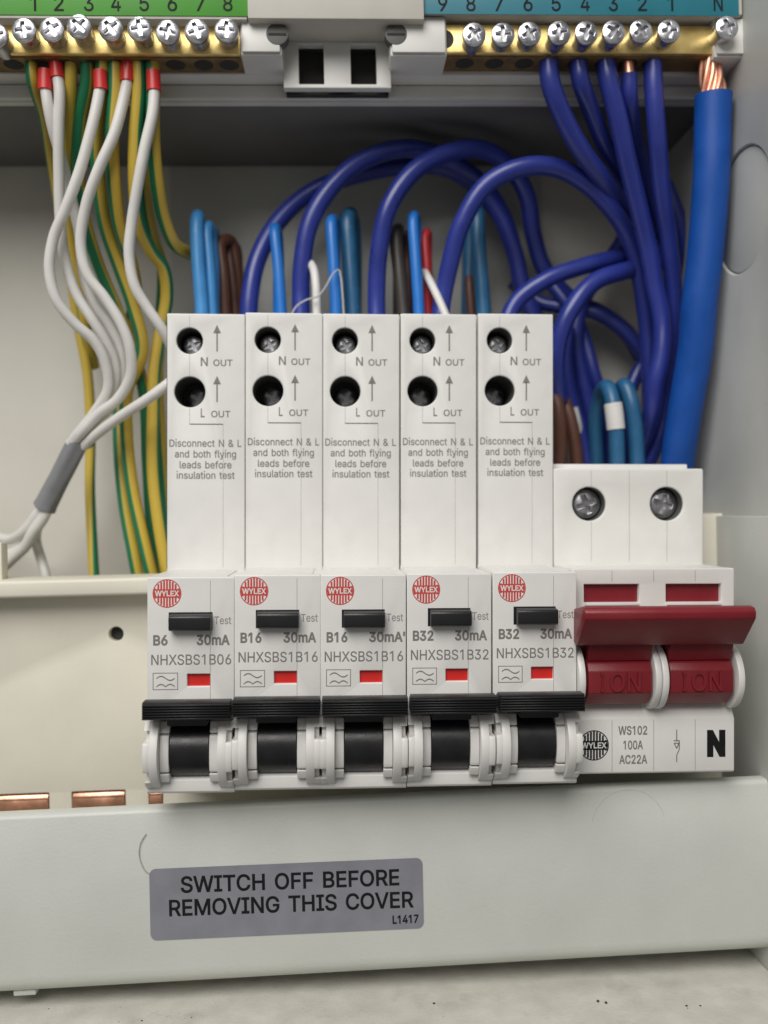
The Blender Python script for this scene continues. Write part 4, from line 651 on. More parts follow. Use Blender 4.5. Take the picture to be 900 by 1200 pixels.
    for sg in (-1, 1):
        mb = MB()
        lugpart(mb, sg*5.95, sg*7.65, 5.9, 0, 1, bev=.06)
        for a0, a1 in ((0, .11), (.27, .70), (.87, 1)): lugpart(mb, sg*7.63, sg*8.84, 5.9, a0, a1, bev=.07)
        lugpart(mb, sg*7.60, sg*8.55, 3.6, .02, .98, bev=.1)
        lg = mb.build('lug', LUG, root)
        mb = MB(); lugpart(mb, sg*4.05, sg*5.9, 3.6, .20, .74, bev=.2); lugpart(mb, sg*4.05, sg*5.92, 3.1, .02, .18, bev=.15); lugpart(mb, sg*4.05, sg*5.92, 3.9, .765, .90, bev=.25)
        mb.build('lug_step', LUG, lg)
    return root, body
br, br_body = make_breaker()
spots = [(223.7, 750), (325.5, 747), (426, 746.4), (526.6, 744.6), (626.8, 742.6)]
rate = ['6', '16', '16', '32', '32']
bl = ['white circuit breaker marked B6 beside the bare cream panel',
      'white circuit breaker marked B16 standing right against the one marked B6',
      'white circuit breaker marked B16 in the middle of the row beside a B32',
      'white circuit breaker marked B32 touching a B16 on its left side',
      'white circuit breaker marked B32 right beside the red main switch']
breakers = [br] + [copy_tree(br) for _ in range(4)]
for i, o in enumerate(breakers):
    o.location = at(*spots[i], 0)*MM; o['label'] = bl[i]
    body = [c for c in o.children if c.name.startswith('housing')][0]
    mb = MB(); d = 0
    rz = fr(223, 755.6, 0)[1]; mz = fr(223, 778.8, 0)[1]
    x0 = fr(179.5, 755, 0)[0]; x1 = fr(196.5 if i == 0 else 204.5, 755, 0)[0]
    text(mb, 'B'+rate[i], x0, x1, rz, 1.92, -.03, .022)
    text(mb, '30mA' + ("'" if i == 2 else ''), fr(230.3, 755, 0)[0], fr(269.3 if i != 2 else 273.5, 755, 0)[0], rz, 1.92, -.03, .022)
    mb.build('rating_lettering', INK, body)
    mb = MB(); text(mb, 'NHXSBS1B'+('06' if i == 0 else rate[i]), fr(177.2, 778, 0)[0], fr(271, 778, 0)[0], mz, 2.05, -.03, .0)
    mb.build('type_lettering', INK, body)

# ------------------------------------------------------------------ main switch
fm = Frame(766, 750, 4)
ms = thing('main_switch', fm.o, 'white two pole main switch with a wide dark red lever', 'main switch', None, ROLL)
W = 17.75
_, zt0 = fm(740, 549, 16); _, zn = fm(768, 666, 0); _, znb = fm(768, 906.5, 0)
mb = MB()
hs = [fm(690.5, 590.5, 16), fm(781.5, 590.5, 16)]
plate(mb, [rr(-W, W, zn-3, zt0, .4, 2)] + [circ(h[0], h[1], 3.95, 44) for h in hs], 16, 8, .35)
mb.box(-W, W, 24.02, 58, znb+8, zt0-.3, .2)
mb.box(-W-.0, W-2.2, 20, 36, zt0-2, zt0+1.25, .3)
# nose
_, zw0 = fm(768, 705.8, 0); _, zw1 = fm(768, 684.5, 0); _, zr = fm(768, 716, 0)
_, zd0 = fm(768, 822, 3); _, zd1 = fm(768, 841, 0)
wins = [(fm(684.5, 697, 0)[0], fm(749, 697, 0)[0]), (fm(780.5, 697, 0)[0], fm(845, 697, 0)[0])]
plate(mb, [rr(-W, W, zr, zn, .3, 2)] + [rr(a, b, zw0, zw1, .05, 1) for a, b in wins], 0, 3, .25)
mb.prism([(3.02, zn-.1), (3.02, zr), (6, zr-2), (6, zd0+1.2), (2.6, zd0+.7), (.2, zd1), (0, zd1-.4), (0, znb+.4), (.4, znb), (23.9, znb), (23.9, zn-.1)], -W, W, 'x', .2)
mb.slot(SEAM)
for u in (693, 737.5, 781.5):
    x, _ = fm(u, 600, 16)
    hh_ = [h for h in hs if abs(h[0]-x) < 3]
    for a_, b_ in (((hh_[0][1]+3.95, zt0-.5), (zn+.6, hh_[0][1]-3.95)) if hh_ else ((zn+.6, zt0-.5),)): mb.rect(x-.04, x+.04, a_, b_, 15.97)
for x in (-9.1, 0, 9.1): mb.rect(x-.05, x+.05, zw1+.6, zn-.5, -.03); mb.rect(x-.05, x+.05, znb+.6, zd1-.5, -.03)
hous = mb.build('housing', SWHITE, ms)
mb = MB(); mb.box(wins[0][0]-.4, wins[1][1]+.4, 1.3, 2.9, zw0-.5, zw1+.5); mb.build('flag', MAROON, ms)
for (a, b) in wins:
    mb = MB(); mb.box(a+.1, b-.1, -.5, .9, zw0-.62, zw0-.02, .1); mb.build('window_ledge', SWHITE, hous)
for i, h in enumerate(hs):
    mb = MB()
    mb.prism([(h[0]+3.85*math.cos(a*math.pi/18), h[1]+3.85*math.sin(a*math.pi/18)) for a in range(36)], 16.5, 23.5, 'y')
    mb.bm.normal_update()
    for f in [f for f in mb.bm.faces if abs(f.normal.y) > .9 and f.calc_center_median().y < 17]: mb.bm.faces.remove(f)
    for f in mb.bm.faces: f.normal_flip()
    wl = mb.build('terminal_well', WELL, hous)
    screw_head('terminal_screw', wl, (h[0], 18.4, h[1]), 3.45, DSTEEL, 1.6, ang=.35+i*.9)
# lever: a wedge-shaped bar over both poles, its neck and two faceted drums
_, l0 = fm(780, 712.5, -12); _, l1 = fm(780, 755, -6)
lv = MB()
lv.prism([(-4, l0-.9), (-10.4, l0+.25), (-11.6, l0), (-12.3, l0-.8), (-12.2, l0-2.2), (-6.6, l1), (-5.4, l1-.1), (-3, l1+.5)], fm(685, 720, -12)[0], fm(886, 716, -12)[0], 'x', .28, 2)
lever = lv.build('lever', MAROON, ms)
nk = MB(); nk.prism([(4, l0-2), (-4.5, l0-1.5), (-5.2, l1+.6), (-3.4, l1-3.8), (4, l1-4)], -15.4, -1.9, 'x', .15)
nk.prism([(4, l0-2), (-4.5, l0-1.5), (-5.2, l1+.6), (-3.4, l1-3.8), (4, l1-4)], 1.9, 15.4, 'x', .15); 
nk.build('lever_neck', MAROON, lever)
_, d0 = fm(768, 773, -3); _, d1 = fm(768, 786, -4.5); _, d2 = fm(768, 812, -4.5); _, d3 = fm(768, 824, -1)
for a, b in ((-15.5, -1.95), (1.95, 15.5)):
    dm = MB(); dm.prism([(5, d0+.4), (-2.6, d0), (-3.6, d0-.5), (-4.5, d1), (-4.5, d2), (-1.4, d3), (5, d3)], a, b, 'x', .2)
    dd = dm.build('drum', MAROON, lever)
    tx = MB(); c = (a+b)/2; h = d1-d2
    text(tx, 'I', c-4.3, c-3.7, d2+.45, h-.75, -4.5, .0, thick=.42)
    text(tx, 'ON', c-2.3, c+4.2, d2+.45, h-.75, -4.5, .0, thick=.42)
    tx.recalc = True
    tx.build('moulded_lettering', MAROON, dd)
for a, b in ((-17.7, -16.2), (-1.5, -.06), (.06, 1.5), (16.2, 17.7)):
    g = MB(); zc = (fm(768, 756, -4)[1]+fm(768, 838, -4)[1])/2
    g.cyl((a, 1.6, zc), (b, 1.6, zc), 7.1, None, 64, .35); g.build('guard_disc', LUG, ms)
# printing
cx, cz = fm(696, 873.5, 0)
logo_mesh(cx, cz, 3.25, -.03).build('emblem', BINK, hous)
mb = MB(); text(mb, 'WYLEX', cx-2.75, cx+2.75, cz-.58, 1.18, -.06, .018); mb.build('emblem_lettering', SWHITE, hous)
mb = MB()
for s, vb, a, b in (('WS102', 861, 724.5, 758.5), ('100A', 878, 730.5, 753.5), ('AC22A', 895, 725.5, 758.5)):
    x0, z0 = fm(a, vb, 0); x1, _ = fm(b, vb, 0); text(mb, s, x0, x1, z0, 1.78, -.03, .012)
mb.build('rating_lettering', INK, hous)
mb = MB(); x0, z0 = fm(828.5, 884.3, 0); x1, z1 = fm(850, 858, 0); text(mb, 'N', x0, x1, z0, z1-z0, -.03, .05); mb.build('pole_lettering', BINK, hous)
mb = MB(); y = -.03; t = .11
def seg(a, b):
    a, b = Vector(fm(*a, 0)), Vector(fm(*b, 0)); n = (b-a).normalized(); n = Vector((-n.y, n.x))*t
    mb.sheet([(p.x, y, p.y) for p in (a+n, a-n, b-n, b+n)])
seg((793, 855), (793, 868)); seg((789.5, 868), (796.5, 868)); seg((790, 871), (793, 877)); seg((793, 877), (795.5, 871)); seg((790, 871), (795.5, 871)); seg((796, 868), (796, 878)); seg((796, 878), (793, 885)); seg((793, 885), (793, 893))
mb.build('switch_symbol', INK, hous)

# ------------------------------------------------------------------ grey metal cover and its sticker
YC = 8.0
cl, cr_ = at(20, 944.2, YC), at(880, 912.7, YC)
bl_, br2 = at(20, 1160, YC), at(840, 1116, YC)
cov = thing('metal_cover', (0, 0, -1.3), 'pale grey metal cover running below all the breakers', 'cover', None, -.008)
zt_ = (cl.z+cr_.z)/2; zb_ = (bl_.z+br2.z)/2
slope = (cr_.z-cl.z)/(cr_.x-cl.x)
prof = [(11.5, zt_-.1), (9.2, zt_), (8.4, zt_-.25), (8, zt_-1.0), (8, zb_+4.2)]
prof += [(11.6-3.6*math.cos(math.radians(a)), zb_+3.9-3.9*math.sin(math.radians(a))) for a in (15, 30, 45, 60, 75, 90)]
prof += [(26, zb_), (26, zb_+1), (11.6, zb_+1.1), (9.2, zb_+4), (9.3, zt_-1.5), (11.5, zt_-1.5)]
mb = MB(); mb.prism(prof, -225, XW-2.2, 'x')
cv = mb.build('cover_face', COVERP, cov, ang=50)
mb = MB(); q = at(22, 1158, 9); mb.box(q.x-2.4, q.x+2.4, 10, 13, zb_-.9, zb_+.3, .3); mb.build('cover_tab', COVERP, cov)
# faint scuffs on the cover
def arc_mark(u, v, r, a0, a1, w_):
    c_ = at(u, v, YC); mk = MB()
    for i in range(30):
        A_, B_ = (math.radians(a0+(a1-a0)*t/30) for t in (i, i+1))
        mk.sheet([(c_.x+q*math.cos(a), YC-.012, c_.z+1.3+q*math.sin(a)) for q, a in ((r-w_, A_), (r+w_, A_), (r+w_, B_), (r-w_, B_))])
    return mk.build('scuff_mark', SCUFF, cov)
arc_mark(734, 972, 8.2, 15, 170, .05); arc_mark(560, 1085, 4, 70, 130, .03)
# wisp of fibre on the cover
fb = MB(); fb.tube([at(171, 977, YC-.25), at(164, 988, YC-.3), at(163.5, 1003, YC-.3), at(169, 1018, YC-.3), at(175, 1024, YC-.2)], .09, 6)
tag(fb.build('loose_fibre', mat('fibre', (.42, .41, .36), .8)), 'thin curved fibre stuck to the grey cover beside the sticker', 'fibre')
c = (at(175, 1018.5, YC)+at(496.5, 1087, YC))/2
stt = thing('warning_sticker', (c.x, YC, c.z), 'grey rounded sticker with black warning text stuck on the pale cover', 'sticker')
sl = at(335, 1050, YC)
wd = (at(496, 1046, YC)-at(176, 1059, YC)).x/2; hg = (at(336, 1011, YC)-at(336, 1094, YC)).z/2
tilt = math.atan2((at(496, 1046, YC)-at(176, 1060, YC)).z, 2*wd)
stt.rotation_euler = (0, -tilt, 0)
mb = MB(); plate(mb, [rr(-wd, wd, -hg, hg, 1.4, 8)], -.14, .11); mb.build('sticker_sheet', STICK, stt)
mb = MB()
def sp(u, v):
    p = at(u, v, YC)-Vector((c.x, YC, c.z)); ca, sa = math.cos(tilt), math.sin(tilt); return p.x*ca+p.z*sa, -p.x*sa+p.z*ca
for s, a, b, cap in (('SWITCH OFF BEFORE', (212, 1045.5), (468, 1036.5), 3.32), ('REMOVING THIS COVER', (198.5, 1073), (485, 1062.5), 3.32), ('L1417', (460, 1082), (490.5, 1080.5), 1.65)):
    x0, z0 = sp(*a); x1, z1 = sp(*b); text(mb, s, x0, x1, z0, cap, -.17, .010 if cap > 2 else .02, slope=(z1-z0)/(x1-x0))
mb.build('warning_lettering', BINK, stt)

# ------------------------------------------------------------------ wires
def wire(name, label, material, r, pts, group=None, cat='wire', seg=14, **kw):
    mb = MB(); mb.tube([at(*p) for p in pts], r, seg, **kw)
    return tag(mb.build(name, material, ang=60), label, cat, group)
def wire_ends(name, label, material, r, pts, ends, group=None, cat='wire', **kw):
    """a wire whose bared or crimped end is a part of its own"""
    t = thing(name, (0, 0, 0), label, cat, group)
    mb = MB(); mb.tube([at(*p) for p in pts], r, 14, **kw); mb.build('insulation', material, t, ang=60)
    for nm, m_, rr_, pp in ends:
        mb = MB(); mb.tube([at(*p) for p in pp], rr_, 16, per=6); mb.build(nm, m_, t, ang=50)
    return t

GN = 'navy neutral leads looping over the breakers'
NR = 2.32
wire('navy_lead', 'navy lead rising over the B6 breaker and passing behind the next loop', NAVY, NR,
     [(291, 385, 45), (292, 350, 45), (302, 305, 46), (325, 262, 48), (362, 226, 50), (410, 206, 51), (465, 197, 52), (515, 195, 53), (552, 213, 54), (583, 250, 55), (602, 295, 56), (611, 335, 57), (622, 362, 58), (640, 400, 60)], GN)
wire('navy_lead', 'navy lead rising over the left B16 breaker beside a white wire end', NAVY, NR,
     [(353, 385, 43), (352, 350, 43), (354, 310, 42), (364, 262, 41), (385, 224, 41), (420, 190, 42), (470, 175, 44), (510, 180, 48), (548, 200, 51), (575, 228, 55.5), (594, 262, 59), (606, 310, 61), (614, 350, 63), (640, 395, 64)], GN)
wire('navy_lead', 'navy lead rising over the middle breaker beside the teal wire', NAVY, NR,
     [(442, 385, 42), (441, 350, 42), (443, 300, 40), (455, 245, 38), (485, 202, 38), (525, 178, 40), (562, 174, 43), (595, 192, 48), (617, 228, 53), (626, 275, 57), (638, 315, 59), (668, 350, 61), (705, 368, 62), (735, 390, 62), (752, 420, 62)], GN)
wire('navy_lead', 'navy lead arching widest, rising beside the red wire toward the neutral bundle', NAVY, NR,
     [(514, 385, 40), (518, 350, 40), (526, 312, 38), (541, 262, 35), (570, 218, 33), (608, 196, 32), (650, 195, 33), (690, 216, 35), (722, 250, 38), (742, 288, 42), (752, 330, 45), (758, 380, 48), (762, 440, 50), (764, 500, 54)], GN)
wire('navy_lead', 'navy lead leaving the B32 breaker nearest the main switch in a low rise', NAVY, NR*.95,
     [(590, 385, 44), (606, 352, 44), (640, 329, 43), (680, 313, 44), (715, 303, 46), (745, 298, 50), (775, 292, 55), (800, 285, 60)], GN)
wire('navy_lead', 'navy lead dropping beside the last breaker with a bright bend at its top', NAVY, NR,
     [(655, 470, 46), (652, 430, 42), (656, 392, 40), (670, 360, 39), (695, 333, 40), (728, 319, 43), (760, 312, 48), (790, 300, 56)], GN)
wire('navy_lead', 'thin dark navy lead slanting behind the light blue loops', NAVY, NR*.8,
     [(640, 325, 60), (670, 365, 58), (685, 400, 57), (697, 440, 56), (710, 480, 58), (715, 560, 58)], GN)
wire('navy_lead', 'navy lead behind the last breaker end beside the brown wires', NAVY, NR,
     [(664, 385, 52), (661, 430, 53), (668, 470, 55), (682, 510, 56), (690, 560, 56)], GN)
wire('navy_lead', 'navy lead low behind, crossing from the last breaker toward the thick blue cable', NAVY, NR*.85,
     [(600, 330, 64), (630, 352, 63), (665, 360, 60), (700, 368, 58), (728, 386, 57), (750, 412, 57), (768, 445, 58)], GN)
wire('navy_lead', 'short navy lead curving behind the plain light blue loop', NAVY, NR*.85,
     [(790, 385, 60), (768, 408, 59), (748, 435, 58), (738, 462, 58), (735, 500, 58), (735, 560, 58)], GN)
wire('navy_lead', 'navy lead dropping steeply beside the last breaker behind the bright bend', NAVY, NR,
     [(745, 250, 58), (728, 285, 58), (700, 325, 57), (682, 355, 56), (674, 400, 56), (682, 445, 57), (694, 490, 58), (700, 560, 58)], GN)
GT = 'navy wires dropping from the neutral bar'
wire('navy_wire', 'navy wire leftmost on the neutral bar slanting down to the right', NAVY, NR,
     [(643, 66, 20.5), (645, 95, 20.5), (656, 130, 23), (678, 172, 27), (706, 210, 33), (735, 245, 41), (755, 285, 49), (768, 340, 54)], GT)
wire('navy_wire', 'navy wire second from the left on the neutral bar, mostly hidden lower down', NAVY, NR*.9,
     [(677, 66, 20.5), (681, 95, 20.5), (692, 130, 25), (708, 168, 31), (730, 205, 39), (752, 245, 47), (785, 290, 54), (800, 330, 58)], GT)
wire('navy_wire', 'glossy navy wire in front, running from the bar middle straight down', NAVY, NR,
     [(709, 66, 20.5), (713, 95, 20.5), (724, 140, 23), (736, 190, 27), (748, 240, 31), (761, 295, 35), (768, 335, 37), (776, 375, 38), (775, 415, 38), (768, 450, 39), (764, 480, 42), (757, 505, 47), (746, 535, 52), (742, 565, 54)], GT)
wire_ends('navy_wire', 'short dull blue wire showing bare copper at the neutral bar', NAVY, NR*.82,
     [(737, 86, 20.5), (739, 115, 22), (745, 160, 30), (758, 210, 40), (775, 270, 50)], [('conductor', COPPER, 1.5, [(735, 66, 20.5), (736, 78, 20.5), (737, 90, 20.5)])], GT)
wire('navy_wire', 'navy wire rightmost of the bundle, dropping past the thick blue cable', NAVY, NR*.95,
     [(765, 66, 20.5), (766, 100, 20.5), (770, 160, 23), (776, 220, 28), (784, 280, 34), (789, 340, 39), (789, 400, 43), (783, 450, 46), (776, 500, 49), (765, 530, 52), (750, 560, 54)], GT)
wire('navy_wire', 'dark navy wire end peeping out behind the thick blue cable', NAVY, NR*.85,
     [(780, 215, 52), (795, 255, 52), (805, 300, 53), (803, 345, 56)], GT)

t = thing('neutral_tail', (0, 0, 0), 'thick bright blue cable with bare copper strands entering the neutral bar', 'cable')
mb = MB(); tp = [(836, 111, 20), (835, 150, 21), (834, 200, 22), (830, 255, 24), (824, 310, 26), (819, 360, 28), (814, 410, 31), (807, 460, 34), (799, 510, 38), (793, 560, 43), (792, 585, 45)]
mb.tube([at(*p) for p in tp], 4.25, 24); mb.build('insulation', ROYAL, t, ang=60)
core = None
for k in range(19):
    a = k*2.4; rad = .62*math.sqrt(k)*1.0
    mb = None
    if core is None: core = MB()
    pa, pb, pc = at(829, 68, 20.5), at(833, 92, 20.3), at(836, 114, 20)
    def off(sc, tw): return Vector((math.cos(a+tw)*rad*sc, math.sin(a+tw)*rad*sc, 0))
    core.tube([pa+off(.85, 1.5), pb+off(1.0, .8), pc+off(1.05, 0)], .66, 8, per=5)
core.build('copper_strands', COPPER, t, ang=60)

# coloured wire ends standing up behind the breakers
GC = 'coloured circuit wires bent over behind the breakers'
def hook(name, label, material, r, u, vtop, ub, Y=40, back=1, du=4, group=GC):
    """comes up out of the breaker, bends over and goes back down behind it"""
    wire(name, label, material, r, [(ub+1, 390, Y), (ub, 364, Y), (u+(ub-u)*.45, (vtop+364)/2, Y), (u, vtop+12, Y+1), (u+du*.2, vtop+r*5, Y+r*1.6), (u+du*.7, vtop+10, Y+r*3.6), (u+du, vtop+40, Y+r*4.4), (u+du*1.2, 370, Y+r*4.8), (u+du*1.2, 400, Y+r*4.8)], group, per=7)
hook('light_blue_wire', 'light blue wire bent over leftmost behind the B6 breaker', SKY, 1.72, 230, 247, 236, 40)
hook('light_blue_wire', 'slimmer light blue wire bent over beside the brown pair', SKY, 1.35, 243, 257, 249, 42)
hook('light_blue_wire', 'light blue wire mostly tucked behind the front light blue pair', SKY, 1.4, 249, 264, 252, 47)
hook('brown_wire', 'brown wire bent over behind the B6 breaker beside the light blue pair', BROWN, 1.5, 259, 274, 264, 49, du=18)
hook('brown_wire', 'brown wire behind the other brown one next to a navy lead', BROWN, 1.4, 268, 280, 276, 54, du=12)
hook('bright_blue_wire', 'bright blue wire standing alone between two navy leads', BRIGHT, 1.45, 322, 259, 330, 42)
hook('bright_blue_wire', 'bright blue wire leaning beside the teal wire over the middle breaker', BRIGHT, 1.5, 388, 251, 393, 40)
hook('teal_wire', 'thick teal wire bent over beside the bright blue one over the middle breaker', TEALW, 2.1, 408, 244, 414, 46, du=6)
hook('black_wire', 'black wire standing behind the left B32 breaker', BLKW, 1.75, 464, 262, 473, 44)
hook('bright_blue_wire', 'bright blue wire standing between the black and the red wire', BRIGHT, 1.45, 485, 246, 491, 40)
hook('red_wire', 'red wire standing behind the left B32 breaker', REDI, 1.2, 498, 266, 501, 45)
hook('teal_wire', 'teal wire standing inside the widest navy arch', TEALW, 2.0, 559, 240, 566, 47, du=-8)
wire('brown_wire', 'short brown wire beside the teal wire inside the widest arch', BROWN, 1.4, [(553, 390, 54), (553, 364, 54), (551, 335, 55), (549, 310, 58), (548, 300, 63)], GC)
wire('brown_wire', 'short brown wire low beside the bright blue and black wires', BROWN, 1.2, [(480, 390, 50), (479, 350, 50), (477, 300, 51), (476, 275, 56), (477, 300, 62)], GC)
GW = 'short white wire ends at the breakers'
wire('white_wire', 'white wire end curling up over the left B16 breaker', WHW, 1.05, [(372, 390, 38), (371, 362, 38), (370, 335, 38), (367, 315, 40), (362, 306, 44), (356, 310, 50)], GW)
wire('white_wire', 'white wire slanting down into the left B32 breaker beside the red wire', WHW, 1.0, [(530, 390, 36), (519, 362, 37), (508, 340, 39), (500, 322, 43), (494, 312, 50)], GW)
tag(wire('loose_string', 'thin pale string looping over the tops of two breakers', GREYS, .22, [(340, 372, 36), (347, 360, 36), (358, 352, 36), (372, 346, 35), (382, 336, 35), (390, 320, 36), (397, 315, 37), (400, 322, 37), (401, 345, 36), (403, 372, 36)], seg=8), 'thin pale string looping over the tops of two breakers', 'string')

# loops over the main switch
t = thing('light_blue_loop', (0, 0, 0), 'light blue wire loop with a white sleeve above the main switch', 'wire', 'wire loops above the main switch')
lp = [(722, 575, 40), (723, 545, 40), (722, 505, 39), (718, 470, 39), (711, 453, 42), (703, 462, 48), (699, 490, 52), (699, 545, 54), (699, 575, 54)]
mb = MB(); mb.tube([at(*p) for p in lp], 1.95, 16); mb.build('insulation', TEALW, t, ang=60)
mb = MB(); mb.tube([at(718.3, 473, 39), at(720.3, 488, 38.9), at(721.8, 503, 39)], 2.32, 16); mb.build('marker_sleeve', WHW, t, ang=60)
wire('light_blue_loop', 'plain light blue wire loop beside the one with a white sleeve', TEALW, 2.0,
     [(747, 575, 42), (747, 545, 42), (745, 505, 41), (740, 470, 41), (733, 452, 43), (725, 460, 49), (722, 490, 53), (722, 575, 55)], 'wire loops above the main switch')
wire('brown_wire', 'brown wire bent over beside the last breaker, front of two', BROWN, 1.75, [(654, 575, 44), (656, 530, 44), (656, 490, 43), (652, 468, 44), (645, 458, 48), (640, 470, 54)], 'brown wires beside the main switch', seg=14)
wire('brown_wire', 'brown wire standing nearer the light blue loops above the main switch', BROWN, 1.75, [(677, 575, 46), (676, 540, 46), (672, 505, 46), (664, 478, 47), (655, 462, 50), (648, 458, 56)], 'brown wires beside the main switch')
wire('white_tag_wire', 'small white marked wire stub between the brown wire and light blue loops', WHW, 1.3, [(672, 478, 54), (676, 495, 54), (680, 515, 56)])

# white functional earth leads with red ferrules
GF = 'white earth leads with red ferrules'
WR = 1.26
def ferr(u0, v0, u1, v1, Y): return [('ferrule', FERR, 1.62, [(u0, v0, Y), ((u0+u1)/2, (v0+v1)/2, Y), (u1, v1, Y)])]
def wf(label, pts, fe): wire_ends('white_earth_lead', label, WHW, WR, pts, fe, GF)
wf('white lead leftmost on the earth bar, passing behind the second', [(53, 100, 20.5), (56, 125, 21), (62, 155, 23), (74, 195, 28), (85, 235, 32), (92, 275, 34), (99, 325, 35), (112, 358, 35), (128, 382, 36), (141, 410, 37), (143, 440, 38), (132, 472, 39), (110, 497, 39.5), (92, 514, 40)], ferr(53, 83, 53, 106, 20.5))
wf('white lead second from the left running straight then veering right', [(67, 85, 20.5), (69, 110, 20.5), (68.5, 150, 22), (68, 200, 25), (70, 255, 28), (75, 300, 30), (88, 343, 31), (108, 372, 32), (124, 400, 34), (135, 425, 36), (134, 455, 37), (120, 480, 38), (102, 500, 38.5), (88, 515, 39.5)], ferr(66, 72, 67.5, 92, 20.5))
wf('white lead bulging farthest left below the number 4 screw', [(118, 100, 20.5), (112, 130, 20.5), (104, 165, 21), (93, 205, 22), (76, 246, 23.5), (62, 280, 25), (58, 315, 26), (67, 350, 27), (88, 378, 29), (110, 398, 31), (123, 425, 33), (126, 455, 35), (112, 482, 36.5), (93, 506, 37.5), (82, 520, 39)], ferr(117.5, 84, 118.5, 106, 20.5))
wf('white lead second from the right curving in front of yellow wires', [(151, 88, 20.5), (146, 115, 20.5), (133, 155, 20.8), (115, 200, 22), (100, 240, 24), (95, 285, 26), (103, 322, 27), (122, 350, 28), (141, 378, 29), (153, 408, 30), (152, 440, 32), (138, 466, 34), (115, 487, 36), (98, 504, 37), (86, 517, 38.5)], ferr(150, 74, 149.5, 96, 20.5))
wf('white lead rightmost, ending behind the top of the B6 breaker', [(181, 100, 20.5), (178, 130, 20.5), (170, 175, 21.5), (161, 220, 23), (153, 265, 25), (151, 300, 26), (158, 335, 27), (174, 362, 28.5), (190, 386, 30), (205, 415, 34)], ferr(179.5, 84, 180.5, 107, 20.5))
wire('white_earth_lead', 'white lead leaving the B6 breaker side low to join the grey tape', WHW, WR, [(215, 436, 30), (193, 452, 30), (172, 468, 31), (148, 484, 33), (124, 500, 36), (105, 516, 38.5), (94, 526, 40)], GF)
tp = thing('tape_sleeve', (0, 0, 0), 'grey tape sleeve wrapped round the bunch of white leads', 'tape')
mb = MB(); T0, T1 = at(91, 517, 39.5), at(51, 596, 43)
b = bmesh.new(); ax = (T1-T0).normalized(); nx = ax.cross(Vector((0, 1, 0))).normalized(); ny = ax.cross(nx)
rows = []; n = 36
for i in range(29):
    f = i/28; row = []
    for k in range(n):
        a = 2*math.pi*k/n
        ra = 2.55+.22*math.cos(3*a+.6+1.2*f)+.10*math.sin(5*a-2*f)+(.14 if f > .93 else 0)+.05*math.sin(9*f+2*a)
        row.append(b.verts.new(T0.lerp(T1, f)+nx*(ra*1.02*math.cos(a))+ny*(ra*.82*math.sin(a))))
    rows.append(row)
for A, B in zip(rows, rows[1:]):
    for k in range(n): b.faces.new([A[k], A[(k+1) % n], B[(k+1) % n], B[k]])
b.faces.new(rows[0]); b.faces.new(rows[-1][::-1]); bmesh.ops.recalc_face_normals(b, faces=b.faces)
mb.merge(b); b.free(); mb.build('tape_wrap', TAPE, tp, ang=60)
mb = MB(); e0 = T0.lerp(T1, .05)+nx*1.0; mb.add([tuple(e0+nx*1.7+ny*-1.2), tuple(e0+nx*2.9+ny*-1.1-ax*2.0), tuple(e0+nx*1.2+ny*-2.0-ax*2.4), tuple(e0+nx*1.7+ny*-1.5), tuple(e0+nx*2.9+ny*-1.4-ax*2.0), tuple(e0+nx*1.2+ny*-2.3-ax*2.4)], [(0, 1, 2), (3, 5, 4), (0, 3, 4, 1), (1, 4, 5, 2), (2, 5, 3, 0)]); mb.build('tape_end', TAPE, tp)
GL = 'white leads below the grey tape'
wire('white_lead', 'white lead below the tape running out to the left edge, upper one', WHW, WR*1.05, [(55, 588, 43), (43, 603, 44), (28, 621, 46), (12, 632, 50), (-10, 628, 55), (-40, 620, 58)], GL)
wire('white_lead', 'white lead below the tape in front, crossing down toward the left rail end', WHW, WR*1.15, [(58, 590, 42.5), (50, 606, 43), (40, 622, 44), (29, 640, 46), (16, 652, 48), (0, 668, 50), (-30, 690, 52)], GL)
wire('white_lead', 'white lead dropping straight down behind the cream rail', WHW, WR, [(52, 596, 45), (44, 618, 49), (42, 635, 51), (49, 655, 51), (54, 675, 50), (54, 700, 50)], GL)
wire('white_lead', 'white lead emerging between the crossing pair and running left', WHW, WR, [(34, 632, 49), (22, 644, 48.5), (6, 650, 50), (-20, 655, 52)], GL)

# green and yellow earth wires
GE = 'green and yellow earth wires'
def ew(label, pts, r=1.62, phase=0, twist=0.0): wire('earth_wire', label, EARTH, r, pts, GE, phase=phase, twist=twist, seg=20)
ew('green and yellow wire leftmost, dropping alone down the pale back', [(36, 66, 20.5), (38, 95, 21), (50, 135, 30), (61, 190, 42), (70, 250, 48), (82, 320, 52), (93, 385, 55), (103, 440, 56), (106, 500, 56), (106, 570, 55), (108, 640, 52), (112, 700, 50)], 1.33, .57, -.0042)
ew('yellow wire behind the second white lead near the green one', [(83, 66, 20.5), (83, 100, 22), (81, 150, 27), (80, 210, 34), (84, 270, 42), (92, 330, 48), (100, 385, 52), (110, 430, 60)], 1.47, .46, .0)
ew('mostly green wire under the number 3 screw', [(101, 66, 20.5), (101, 95, 22), (95, 140, 26), (91, 190, 31), (96, 245, 36), (112, 300, 40), (135, 355, 43), (156, 410, 45), (168, 460, 47), (172, 540, 50), (178, 620, 51), (185, 700, 51)], 1.52, .67, .0004)
ew('yellow wire with a thin green edge below the number 4 screw', [(120, 66, 20.5), (118, 105, 22), (114, 160, 26), (116, 215, 30), (124, 265, 34), (138, 310, 38), (156, 360, 41), (166, 410, 42), (150, 455, 44), (147, 500, 45), (154, 570, 45), (170, 640, 45), (184, 700, 46)], 1.61, .54, .0003)
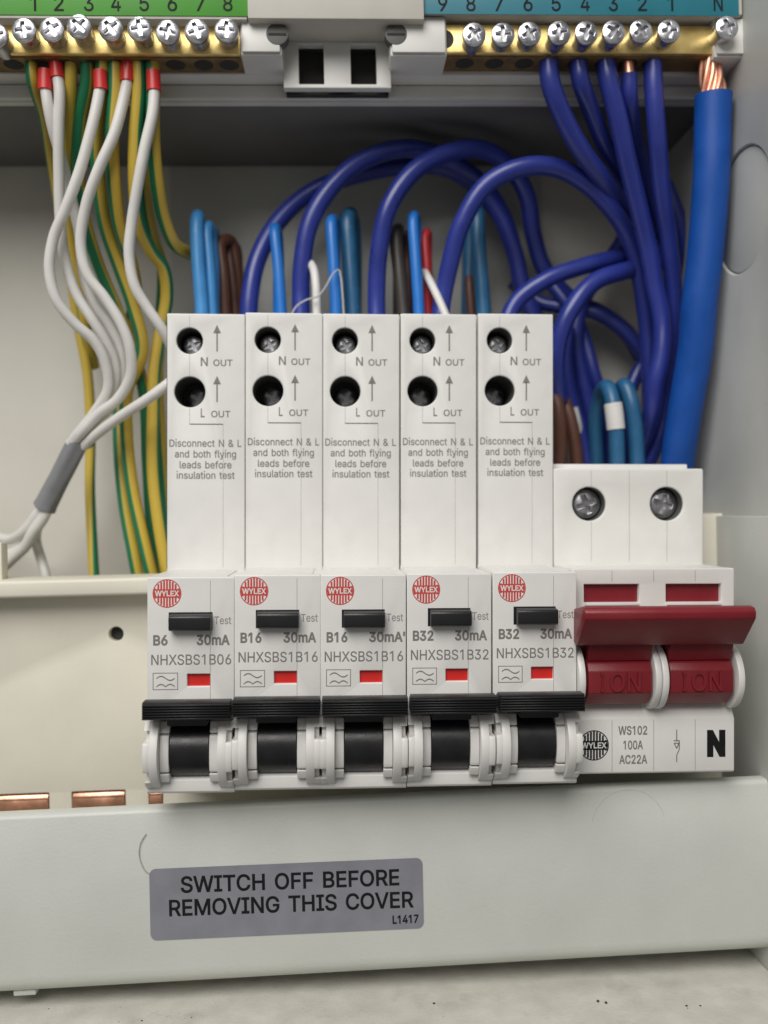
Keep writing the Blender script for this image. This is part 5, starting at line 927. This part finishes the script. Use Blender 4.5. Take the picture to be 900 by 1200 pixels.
ew('broad yellow wire below the number 4 and 5 gap', [(135, 66, 20.5), (134, 105, 21.5), (132, 160, 24), (134, 215, 27), (141, 265, 32), (152, 305, 38), (158, 345, 47), (148, 400, 52), (140, 450, 52), (140, 520, 51), (146, 590, 49), (156, 650, 48), (168, 710, 48)], 1.61, .53, -.0002)
ew('broad yellow wire right of the fourth white lead', [(162, 66, 20.5), (162, 105, 21.5), (158, 160, 24), (158, 215, 27), (163, 260, 31), (176, 292, 36), (192, 315, 40), (196, 345, 43), (190, 385, 44), (182, 430, 44), (179, 480, 44), (180, 550, 44), (188, 620, 44), (200, 690, 44)], 1.61, .06, .0006)
ew('yellow wire with a broad green side by the rightmost white lead', [(178, 66, 20.5), (179, 100, 21.5), (180, 160, 24), (184, 215, 28), (191, 255, 33), (203, 283, 38), (219, 295, 45), (240, 300, 56)], 1.61, .57, -.0004)
ew('green and yellow wire half hidden behind the rightmost white lead', [(172, 66, 21.5), (172, 110, 25), (170, 170, 29), (171, 230, 34), (180, 280, 41), (190, 315, 48), (188, 380, 52), (185, 440, 53), (188, 520, 54), (194, 600, 54), (200, 680, 54)], 1.47, .57, .0004)

# ------------------------------------------------------------------ dirt on the enclosure floor
mb = MB()
for k in range(22):
    u, v = random.uniform(0, 900), 1172+random.random()**.7*40
    d = FWD + RT*((u-CU)/F) - UP*((v-CV)/F); p = CAM + d*((ZF-CAM.z)/d.z)
    s = random.choice((.10, .14, .18, .26, .38))*random.uniform(.7, 1.2)
    vs = [(p.x+s*random.uniform(.5, 1)*math.cos(a)*random.uniform(.7, 1.7), p.y+s*math.sin(a), ZF+.01+(.6*s if j else 0)) for j in (0, 1) for a in (0, 1.5, 3.1, 4.6)]
    mb.add(vs, [(0, 1, 2, 3), (4, 7, 6, 5), (0, 1, 5, 4), (1, 2, 6, 5), (2, 3, 7, 6), (3, 0, 4, 7)])
tag(mb.build('floor_debris', SPECK), 'dark specks of debris scattered on the dusty enclosure floor', 'debris', None, 'stuff')
